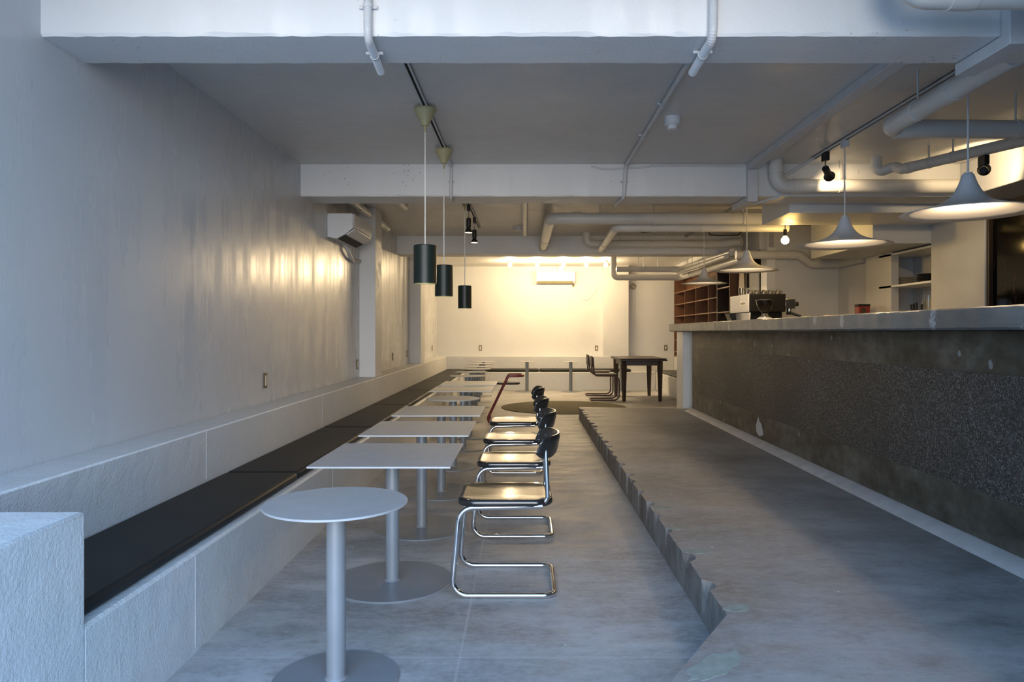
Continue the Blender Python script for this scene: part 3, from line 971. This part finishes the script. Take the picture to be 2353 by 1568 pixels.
tag(MB().box(3.58, 3.60, 11.03, 11.50, 0.0, 2.35).build('display_board', M['grey_board']), 'plain grey board beside the oval board, next to the white post', 'board')
tag(MB().box(3.60, 3.80, 11.01, 11.03, 0.0, 2.55).box(3.60, 3.62, 10.99 + 0.02, 11.03, 0, 2.55).build('dark_door_leaf', M['wood_dark']), 'narrow dark brown door leaf against the white post', 'door')

# ------------------------------------------------------------------ pendant lamps
def cyl_lamp(label, x, y, ztop, zbot, rad, group):
    r = thing('pendant_lamp', label, 'lamp', (x, y, 0), group)
    MB().lathe([(0.078, CEIL - 0.022), (0.080, CEIL - 0.035), (0.030, CEIL - 0.125), (0.026, CEIL - 0.14), (0.010, CEIL - 0.145), (0.006, CEIL - 0.19), (0, CEIL - 0.19)], segs=28).lathe([(0, CEIL - 0.022), (0.078, CEIL - 0.022)], segs=28).build('canopy', M['cup_beige'], r)
    MB().cyl((0, 0, CEIL - 0.18), (0, 0, ztop), 0.0045, 8).build('cord', M['cord_white'], r)
    s = MB().lathe([(0.006, ztop), (rad - 0.004, ztop), (rad, ztop - 0.004), (rad, zbot), (rad - 0.004, zbot), (rad - 0.006, ztop - 0.012), (0.006, ztop - 0.012)], segs=40).build('lamp_shade', M['shade_black'], r)
    MB().cyl((0, 0, ztop - 0.012), (0, 0, ztop - 0.07), 0.022, 16).build('socket', M['plastic_white'], s)
    MB().lathe([(0, ztop - 0.07), (0.02, ztop - 0.075), (0.032, ztop - 0.12), (0.02, ztop - 0.148), (0, ztop - 0.155)], segs=20).build('bulb', M['bulb'], s)
    l = lamp('pendant_light', 'POINT', (0, 0, zbot + 0.06), 7, WARM2, 0.03)
    l.parent = r
    return r
G = 'black cylinder pendants above the tables'
cyl_lamp('largest looking black cylinder pendant lamp, nearest to the front beam', -0.71, 5.07, 1.964, 1.694, 0.081, G)
cyl_lamp('black cylinder pendant lamp hanging just before the second beam', -0.706, 6.2, 1.929, 1.66, 0.077, G)
cyl_lamp('black cylinder pendant lamp hanging beyond the second beam near the spotlights', -0.706, 8.32, 1.89, 1.627, 0.078, G)

def flare_lamp(label, x, y, zr, group, R=0.365, energy=13):
    r = thing('pendant_lamp', label, 'lamp', (x, y, 0), group)
    k_ = R / 0.365
    prof = [(0.365, 0.0), (0.30, 0.014), (0.245, 0.028), (0.20, 0.040), (0.155, 0.056), (0.120, 0.076), (0.092, 0.100), (0.070, 0.130), (0.053, 0.165), (0.042, 0.195), (0.034, 0.222), (0.030, 0.228)]
    outer = [(a * k_, zr + b * k_) for a, b in prof]
    inner = [((a - 0.004) * k_, zr + (b - 0.004) * k_) for a, b in prof[::-1]]
    s = MB().lathe(outer + [(0.004, zr + 0.229 * k_), (0.004, zr + 0.222 * k_)] + inner[1:], segs=56, closed=True).build('lamp_shade', M['shade_white'], r, angle=60)
    MB().cyl((0, 0, zr + 0.225 * k_), (0, 0, zr + 0.238 * k_), 0.024, 20).build('shade_cap', M['shade_white'], r)
    MB().cyl((0, 0, zr + 0.236 * k_), (0, 0, CEIL - 0.06), 0.006, 8).build('cord', M['cord_white'], r)
    MB().box(-0.022, 0.022, -0.035, 0.035, CEIL - 0.075, CEIL - 0.022).build('track_plug', M['plastic_white'], r, bevel=0.003)
    MB().cyl((0, 0, zr + 0.215), (0, 0, zr + 0.14), 0.018, 14).build('socket', M['plastic_white'], s)
    MB().lathe([(0, zr + 0.145), (0.014, zr + 0.14), (0.030, zr + 0.10), (0.026, zr + 0.075), (0, zr + 0.06)], segs=20).build('bulb', M['bulb'], s)
    l = lamp('pendant_light', 'POINT', (0, 0, zr + 0.035), energy, WARM, 0.03)
    l.parent = r
    return r
G = 'grey flared pendants above the bar'
flare_lamp('big grey flared pendant lamp above the bar, nearest and cut by the picture edge', 2.63, 4.27, 2.062, G)
flare_lamp('grey flared pendant lamp below the spotlit pipe above the bar', 2.63, 5.92, 2.072, G)
flare_lamp('grey flared pendant lamp hanging just above the espresso machine', 2.63, 8.54, 2.085, G)
flare_lamp('smallest looking grey flared pendant lamp, in front of the cubby shelf', 2.72, 10.95, 2.095, G, 0.345)

# ------------------------------------------------------------------ lighting tracks and spotlights
def track(label, x, y0, y1, group='ceiling lighting tracks'):
    r = thing('lighting_track', label, 'track', (x, y0, CEIL), group)
    L = y1 - y0
    MB().box(-0.020, -0.009, 0, L, -0.022, 0).box(0.009, 0.020, 0, L, -0.022, 0).box(-0.02, 0.02, 0, L, -0.006, 0).build('rail', M['conduit'], r)
    MB().box(-0.009, 0.009, 0, L, -0.016, -0.006).build('slot', M['black_slot'], r)
    return r
track('black slotted lighting track carrying the two nearer cylinder pendants', -0.706, 3.52, 6.42)
track('black slotted lighting track beyond the second beam with two spotlights', -0.706, 7.24, 10.9)
track('long lighting track on the ceiling above the bar counter front', 2.63, 3.52, 6.55)
track('lighting track beyond the second beam above the espresso machine', 2.66, 8.2, 11.9)
track('short lighting track leading on from the grey cable duct', 2.14, 7.24, 8.7)

def spot(label, x, y, aim, lit, energy, group, zc=CEIL - 0.022, drop=0.10, angle=50, color=WARM2, k=1.0):
    r = thing('spotlight', label, 'spotlight', (x, y, zc), group)
    MB().box(-0.020 * k, 0.020 * k, -0.045, 0.045, -0.075 * k, 0).build('adapter', M['black_metal'], r, bevel=0.003)
    MB().cyl((0, 0, -0.07 * k), (0, 0, -0.075 * k - drop), 0.007, 10).build('stem', M['steel'], r)
    p0 = Vector((0, 0, -0.07 * k - drop))
    d = (Vector(aim) - Vector((x, y, zc)) - p0).normalized()
    h = MB().sweep([p0 - d * 0.01, p0, p0 + d * 0.10 * k, p0 + d * 0.105 * k, p0 + d * 0.12 * k, p0 + d * 0.155 * k, p0 + d * 0.17 * k], [0.02 * k, 0.03 * k, 0.03 * k, 0.024 * k, 0.026 * k, 0.045 * k, 0.05 * k], 20).build('head', M['black_metal'], r)
    MB().sweep([p0 + d * 0.1695 * k, p0 + d * 0.1725 * k], 0.042 * k, 20).build('lens', M['spot_lens'] if lit else M['glass'], h)
    if energy:
        l = lamp('spot_beam', 'SPOT', p0 + d * 0.19 * k, energy, color, 0.03, None, angle, 0.6)
        l.rotation_euler = d.to_track_quat('-Z', 'Y').to_euler()
        l.parent = r
    return r
G = 'black track spotlights'
spot('lit black spotlight pointing down beyond the second beam, nearer of the two', -0.706, 8.9, (-0.75, 9.0, 0.7), True, 40, G, angle=70)
spot('black spotlight pointing down beside the lit one, farther of the two', -0.706, 9.9, (-0.72, 9.95, 0.7), True, 40, G, angle=70)
spot('black spotlight throwing a bright spot on the horizontal pipe', 2.63, 6.30, (2.86, 6.64, 2.69), True, 16, G, angle=85, drop=0.07)
# wall washers hidden behind the far beam
G = 'ceiling globe lamps by the back wall'
gl = None
for i, (x, l) in enumerate([(-0.35, 'ceiling globe lamp nearest the left corner of the back wall'), (0.26, 'ceiling globe lamp left of the back wall air conditioner'), (0.84, 'ceiling globe lamp over the back wall air conditioner'), (1.35, 'ceiling globe lamp just right of the back wall air conditioner'), (1.78, 'ceiling globe lamp nearest the pilaster')]):
    r = thing('ceiling_lamp', l, 'lamp', (x, 16.0, CEIL), G)
    MB().lathe([(0, 0), (0.05, 0), (0.045, -0.03), (0.02, -0.05), (0, -0.05)], segs=20).build('lamp_base', M['plastic_white'], r)
    MB().lathe([(0, -0.05), (0.02, -0.052), (0.04, -0.075), (0.047, -0.10), (0.04, -0.125), (0.02, -0.143), (0, -0.147)], segs=24).build('globe', M['bulb'], r)
    l_ = lamp('ceiling_light', 'POINT', (0, 0.0, -0.16), (60, 75, 75, 60, 26)[i], WARM2, 0.06)
    l_.parent = r
spot('black spotlight hanging from the slanted pipe and lighting the upper wall', 3.635, 5.70, (4.13, 6.45, 2.86), True, 30, 'black track spotlights', zc=2.752, drop=0.05, angle=95)

# bare bulb
r = thing('bare_bulb', 'glowing bare bulb in a black socket near the kitchen wall', 'bulb', (3.15, 8.72, 2.47))
MB().tube([(0.04, 0.16, 0.48), (0.0, 0.0, 0.46), (0, 0, 0.12)], 0.005, 0, 8).build('cord', M['cord_dark'], r)
MB().cyl((0, 0, 0.05), (0, 0, 0.13), 0.021, 16).build('socket', M['black_metal'], r)
MB().lathe([(0, 0.055), (0.02, 0.05), (0.03, 0.035), (0.046, 0.012), (0.048, -0.01), (0.038, -0.034), (0.018, -0.047), (0, -0.05)], segs=24).build('globe', M['bulb'], r)
lamp('bulb_glow', 'POINT', (3.20, 8.70, 2.40), 15, (1.0, 0.62, 0.17), 0.05)

# ------------------------------------------------------------------ pipes
def coupling(a, b, rad, parent, mat=M['pipe']):
    return MB().cyl(a, b, rad, 24).build('coupling', mat, parent)

def pipe(label, pts, rad, bend, couplings=(), hangers=(), mat=M['pipe'], group='white drain pipes under the ceiling', clips=()):
    o0 = Vector(pts[0])
    r = thing('drain_pipe', label, 'pipe', o0, group)
    P = [Vector(p) - o0 for p in pts]
    MB().tube(P, rad, bend, 24, 8).build('pipe_run', mat, r)
    for (i, f, L) in couplings:
        a, b = P[i], P[i + 1]
        d = (b - a).normalized()
        c0 = a + (b - a) * f
        coupling(c0 - d * L / 2, c0 + d * L / 2, rad * 1.09, r)
    for (i, f) in clips:
        a, b = P[i], P[i + 1]
        d = (b - a).normalized()
        c0 = a + (b - a) * f
        MB().cyl(c0 - d * 0.008, c0 + d * 0.008, rad * 1.06, 20).build('pipe_clip', M['pipe_dark'], r)
    for (i, f) in hangers:
        c0 = P[i] + (P[i + 1] - P[i]) * f
        d = (P[i + 1] - P[i]).normalized()
        h = MB().cyl(c0 - d * 0.012, c0 + d * 0.012, rad * 1.07, 20).build('hanger', mat, r)
        top = CEIL - (c0 + o0).z
        MB().cyl(c0 + Vector((0, 0, rad)), c0 + Vector((0, 0, top)), 0.007, 8).build('hanger_rod', mat, h)
    return r

pipe('white pipe along the top of the left wall above the air conditioner', [(-2.0, 7.22, 2.855), (-2.0, 10.4, 2.855)], 0.047, 0, [(0, 0.45, 0.05), (0, 0.8, 0.06), (0, 0.9, 0.04)], [(0, 0.6)])
pipe('short white pipe stub just behind the second beam, left of the pendants', [(-1.47, 7.22, 2.87), (-1.47, 8.75, 2.87), (-1.47, 8.80, 2.95)], 0.038, 0.03)
pipe('thin white pipe running to the far beam left of the thick elbow pipe', [(-0.01, 7.22, 2.85), (-0.01, 11.0, 2.85), (-0.01, 11.05, 2.95)], 0.038, 0.04, clips=[(0, 0.75)], hangers=[(0, 0.75)])
pipe('thickest white pipe with elbow, crossing horizontally behind the second beam', [(0.29, 11.9, 2.76), (0.305, 8.9, 2.76), (3.93, 8.9, 2.76)], 0.073, 0.13, [(1, 0.09, 0.12), (1, 0.36, 0.05), (1, 0.88, 0.06)], [(1, 0.17), (1, 0.66)], clips=[(0, 0.35), (0, 0.06)])
pipe('white pipe with elbow just below and behind the thickest pipe', [(1.205, 11.46, 2.68), (1.14, 9.09, 2.675), (3.32, 9.09, 2.675)], 0.054, 0.11, [(1, 0.08, 0.10)], [(1, 0.5), (1, 0.22)], clips=[(0, 0.3), (0, 0.08)])
pipe('white pipe before the far beam, dropping from the ceiling and running to the kitchen', [(0.98, 11.55, 2.95), (0.98, 11.55, 2.772), (3.12, 11.55, 2.772), (3.40, 11.30, 2.772)], 0.062, 0.11, [(1, 0.93, 0.1)], [(1, 0.25), (1, 0.6)])
pipe('upper bright pipe crossing below the far beam and turning towards the cubby shelf', [(1.86, 14.75, 2.646), (3.18, 14.8, 2.646), (3.22, 12.6, 2.63), (3.22, 11.2, 2.60)], 0.058, 0.08, [(0, 0.92, 0.12), (1, 0.75, 0.08)], [(0, 0.35), (0, 0.65), (1, 0.3), (1, 0.8)])
pipe('lower bright pipe with a plug fitting, running along the top of the cubby shelf', [(1.84, 15.05, 2.95), (1.84, 15.05, 2.50), (3.24, 15.05, 2.50), (3.27, 12.6, 2.47), (3.27, 10.9, 2.455)], 0.062, 0.09, [(1, 0.3, 0.14), (1, 0.95, 0.1), (2, 0.7, 0.09)], [(1, 0.45)], clips=[(2, 0.4), (2, 0.9)])
pipe('thin pipe between the two bright pipes in front of the cubby shelf', [(3.10, 14.7, 2.56), (3.13, 12.2, 2.545), (3.13, 11.2, 2.54)], 0.038, 0, [(0, 0.3, 0.06)], [(0, 0.5)])
pipe('yellowish lit pipe along the kitchen end wall beneath the bare bulb', [(3.12, 10.66, 2.50), (4.06, 10.66, 2.50), (4.24, 10.66, 2.37), (4.64, 10.6, 2.37), (4.64, 9.8, 2.37)], 0.062, 0.07, [(0, 0.88, 0.08), (2, 0.2, 0.07)], [(0, 0.5)])
# bay between the first two beams, over the bar
pipe('thick white pipe hanging below the ceiling at the top edge above the bar', [(2.39, 3.51, 2.71), (2.39, 4.75, 2.70), (4.125, 4.80, 2.697)], 0.06, 0.10, [(0, 0.42, 0.09), (1, 0.06, 0.1), (1, 0.62, 0.14)], [(0, 0.7), (1, 0.5)])
pipe('white pipe lit by the spotlight in front of the second beam', [(2.335, 6.70, 2.95), (2.335, 6.70, 2.715), (4.125, 6.70, 2.715)], 0.063, 0.10, [(0, 0.35, 0.07), (1, 0.13, 0.16)], [(1, 0.33)])
pipe('slanted thin pipe with offset bends beneath the ceiling over the bar', [(3.20, 6.55, 2.95), (3.20, 6.55, 2.80), (3.32, 6.47, 2.845), (3.345, 6.38, 2.80), (3.69, 5.58, 2.80), (3.90, 5.09, 2.80)], 0.045, 0.05, [(0, 0.5, 0.05), (3, 0.08, 0.06)], [(3, 0.3), (3, 0.55)])
pipe('large white pipe crossing the corner in front of the first beam', [(1.52, 2.86, 2.95), (1.52, 2.86, 2.70), (4.6, 2.86, 2.70)], 0.06, 0.09, [(1, 0.07, 0.1)], [(1, 0.6)])

# conduits
def conduit(label, pts, rad, bend, clips, group='grey cable conduits', ribs=None):
    o0 = Vector(pts[0])
    r = thing('cable_conduit', label, 'conduit', o0, group)
    P = [Vector(p) - o0 for p in pts]
    path = fillet(P, bend, 8) if bend else P
    if ribs:
        fine = []
        rr = []
        acc = 0
        for a, b in zip(path, path[1:]):
            n_ = max(2, int((b - a).length / 0.004))
            for k_ in range(n_):
                fine.append(a + (b - a) * k_ / n_)
        fine.append(path[-1])
        for i in range(len(fine)):
            rr.append(rad * (1.05 if i % 2 else 0.94))
        MB().sweep(fine, rr, 14).build('flexible_tube', M['conduit'], r)
    else:
        MB().sweep(path, rad, 14).build('tube', M['conduit'], r)
    for (c, u, n_) in clips:
        c = Vector(c) - o0
        u, n_ = Vector(u), Vector(n_)
        w = rad * 2.0
        side = u.cross(n_).normalized()
        mb = MB()
        mb.sweep([c - u * 0.009, c + u * 0.009], rad * 1.2, 14)
        for s in (-1, 1):
            mb.sweep([c + side * s * rad * 1.0 + n_ * rad * 0.75, c + side * s * rad * 2.2 + n_ * rad * 0.75], 0.008, 8)
        mb.build('saddle_clip', M['conduit'], r)
    return r
DN, FW = (0, 0, -1), (0, 1, 0)
conduit('ribbed conduit over the first beam on the left, feeding the pendant track', [(-0.692, 3.147, 2.95), (-0.692, 3.147, 2.636), (-0.70, 3.30, 2.636), (-0.712, 3.53, 2.63)], 0.018, 0.05, [((-0.692, 3.147, 2.78), DN, FW), ((-0.702, 3.34, 2.636), FW, (0, 0, 1))], ribs=True)
conduit('ribbed conduit over the first beam on the right, above the smoke detector', [(0.825, 3.147, 2.95), (0.82, 3.147, 2.636), (0.82, 3.30, 2.636), (0.822, 3.54, 2.63)], 0.02, 0.05, [((0.82, 3.33, 2.636), FW, (0, 0, 1))], ribs=True)
conduit('grey conduit running along the ceiling past the smoke detector and over the second beam', [(0.955, 3.51, 2.93), (0.95, 6.808, 2.93), (0.93, 6.808, 2.63), (0.91, 7.22, 2.627)], 0.018, 0.05, [((0.953, 4.2, 2.93), FW, (0, 0, 1)), ((0.952, 5.0, 2.93), FW, (0, 0, 1)), ((0.951, 5.8, 2.93), FW, (0, 0, 1)), ((0.935, 6.808, 2.78), DN, FW)])
conduit('grey conduit over the second beam behind the pendant cords', [(-0.706, 6.43, 2.935), (-0.706, 6.812, 2.935), (-0.71, 6.812, 2.63), (-0.71, 7.0, 2.63)], 0.014, 0.04, [((-0.708, 6.812, 2.78), DN, FW)])
conduit('white cable looping from the bar track over the spotlit pipe', [(2.63, 6.56, 2.94), (2.56, 6.72, 2.90), (2.44, 6.82, 2.82), (2.43, 6.815, 2.64), (2.32, 6.90, 2.622), (2.22, 7.0, 2.60), (2.25, 7.1, 2.63)], 0.014, 0.06, [])
wp = [(0.62, 6.815, 2.93)]
for k_ in range(1, 16):
    f = k_ / 15
    wp.append((0.62 + 1.46 * f, 6.815, 2.93 - 0.035 * math.exp(-((f - 0.12) / 0.12) ** 2) - 0.02 * math.exp(-((f - 0.3) / 0.05) ** 2)))
conduit('thin white wire along the top of the second beam', wp, 0.008, 0, [])
cb = [((1.62, 10.4, 2.94), (1.66, 10.45, 2.80), (1.78, 10.2, 2.78), (2.05, 9.9, 2.86), (2.12, 9.8, 2.95)), ((2.85, 11.12, 2.94), (2.83, 11.12, 2.86), (3.0, 11.14, 2.85), (3.3, 11.16, 2.86), (3.4, 11.18, 2.95))]
for i, p in enumerate(cb):
    tag(MB().sweep(fillet(p, 0.08, 6), 0.009, 8).build('black_cable', M['cord_dark']), ['loose black cable under the ceiling just behind the two horizontal pipes', 'loose black cable under the ceiling before the far beam, near the kitchen'][i], 'cable', 'loose black cables')
wc = []
for k_ in range(25):
    f = k_ / 24
    wc.append((1.19 + 0.66 * f, 17.442, 2.46 - 0.42 * math.sin(math.pi * f ** 0.8) * (1 - 0.25 * f) + 0.10 * f))
tag(MB().sweep(wc, 0.006, 8).build('wall_cable', M['cord_white']), 'thin white cable drooping from the back wall air conditioner towards the pilaster', 'cable')
# rectangular cable duct
r = thing('cable_duct', 'rectangular grey cable duct wrapping both beams above the bar', 'duct', (2.095, 3.107, CEIL))
w_ = 0.095
MB().prism([(0, 0), (0, -0.35), (0.40, -0.35), (0.40, -0.292), (0.058, -0.292), (0.058, 0)], 'x', 0, w_).build('front_run', M['conduit'], r, bevel=0.004)
MB().box(0, w_, 0.393, 3.72, -0.06, 0).build('ceiling_run', M['conduit'], r, bevel=0.004)
MB().prism([(3.66, -0.062), (3.66, -0.365), (4.2, -0.365), (4.2, -0.31), (3.718, -0.31), (3.718, -0.062)], 'x', 0, w_).build('rear_run', M['conduit'], r, bevel=0.004)

# smoke detector
r = thing('smoke_detector', 'white smoke detector on the ceiling beside the conduit', 'detector', (1.09, 5.34, CEIL))
MB().lathe([(0, 0), (0.063, 0), (0.060, -0.055), (0.05, -0.062), (0, -0.062)], segs=28).build('detector_base', M['plastic_white'], r)
MB().lathe([(0, -0.062), (0.040, -0.062), (0.037, -0.092), (0, -0.095)], segs=28).build('sensor_cap', M['plastic_white'], r)
tag(MB().lathe([(0, 0), (0.10, 0), (0.095, -0.055), (0, -0.058)], segs=24).build('junction_box', M['conduit'], None, (-0.10, 10.9, CEIL)), 'round junction box on the ceiling near the far beam', 'box')

# ------------------------------------------------------------------ air conditioners
r = thing('air_conditioner', 'white split air conditioner on the left wall before the column', 'air conditioner', (XL, 7.74, 2.36))
prof = [(0, 0.02), (0.10, 0.0), (0.20, 0.055), (0.275, 0.115), (0.28, 0.26), (0.265, 0.275), (0, 0.275)]
MB().prism(prof, 'y', 0, 0.9).build('housing', M['plastic_white'], r, bevel=0.006)
MB().prism([(0.283, 0.125), (0.289, 0.125), (0.289, 0.27), (0.281, 0.27)], 'y', 0.01, 0.89).build('front_panel', M['plastic_white'], r)
MB().prism([(0.205, 0.045), (0.292, 0.098), (0.285, 0.108), (0.20, 0.056)], 'y', 0.03, 0.87).build('louver', M['plastic_white'], r, bevel=0.003)
MB().prism([(0.11, -0.001), (0.19, 0.042), (0.185, 0.052), (0.105, 0.01)], 'y', 0.04, 0.86).build('outlet_slot', M['black_slot'], r)
MB().tube([(0.02, 0.62, 0.02), (0.05, 0.72, -0.05), (0.04, 0.9, -0.12), (0.02, 1.1, -0.14), (0.02, 1.44, -0.10)], 0.022, 0.05, 12, 5).build('drain_hose', M['conduit'], r)
r = thing('air_conditioner', 'white split air conditioner mounted on the bright back wall', 'air conditioner', (0.72, YB, 2.53))
prof = [(0, 0.0), (-0.12, 0.0), (-0.19, 0.05), (-0.2, 0.27), (-0.18, 0.30), (0, 0.30)]
MB().prism(prof, 'x', -0.465, 0.465).build('housing', M['plastic_white'], r, bevel=0.006)
MB().prism([(-0.125, -0.004), (-0.196, 0.045), (-0.19, 0.056), (-0.12, 0.008)], 'x', -0.43, 0.40).build('louver', M['cup_beige'], r)
MB().box(-0.44, -0.43, -0.2, -0.19, 0.01, 0.05).box(0.40, 0.41, -0.2, -0.19, 0.01, 0.05).build('trim_strip', M['bronze'], r)
MB().tube([(0.43, -0.06, 0.0), (0.43, -0.06, -0.07)], 0.022, 0, 12).build('drain_valve', M['bronze'], r)
MB().box(0.08, 0.20, -0.09, 0, 0.30, 0.42).build('pipe_cover', M['plastic_white'], r)

# ------------------------------------------------------------------ switches and outlets
def outlet(label, loc, rz, group):
    r = thing('wall_outlet', label, 'outlet', loc, group, rz)
    MB().box(-0.036, 0.036, -0.010, 0, -0.062, 0.062).build('cover_plate', M['bronze'], r, bevel=0.003)
    MB().box(-0.020, 0.020, -0.014, -0.010, -0.042, 0.042).build('insert', M['ivory'], r, bevel=0.002)
    return r
G = 'bronze framed outlets'
LW = pi / 2
outlet('bronze framed outlet on the streaked left wall above the nearer ledge', (XL, 5.885, 0.955), LW, G)
outlet('bronze framed outlet on the left wall just before the first column', (XL, 9.1, 0.945), LW, G)
outlet('bronze framed outlet on the left wall just past the first column', (XL, 11.55, 0.96), LW, G)
outlet('bronze framed outlet on the left wall just before the second column', (XL, 12.95, 0.965), LW, G)
outlet('bronze framed outlet on the left wall in the far corner', (XL, 16.4, 0.985), LW, G)
outlet('bronze framed outlet on the back wall above the far round tables', (-1.10, YB, 0.97), 0, G)
outlet('bronze framed outlet on the back wall near the pilaster', (1.72, YB, 0.965), 0, G)
outlet('bronze framed outlet on the back wall beyond the dining table', (3.40, YB, 0.975), 0, G)
r = thing('wall_vent', 'round metal vent high on the back wall beside the pilaster', 'vent', (2.60, YB, 2.465))
MB().sweep([(0, 0, 0), (0, -0.02, 0)], 0.075, 28).build('vent_ring', M['pipe_dark'], r)
MB().prism([(-0.06, 0.03), (-0.045, 0.045), (0.06, -0.03), (0.045, -0.045)], 'y', -0.026, -0.018).build('vent_blade', M['ivory'], r)
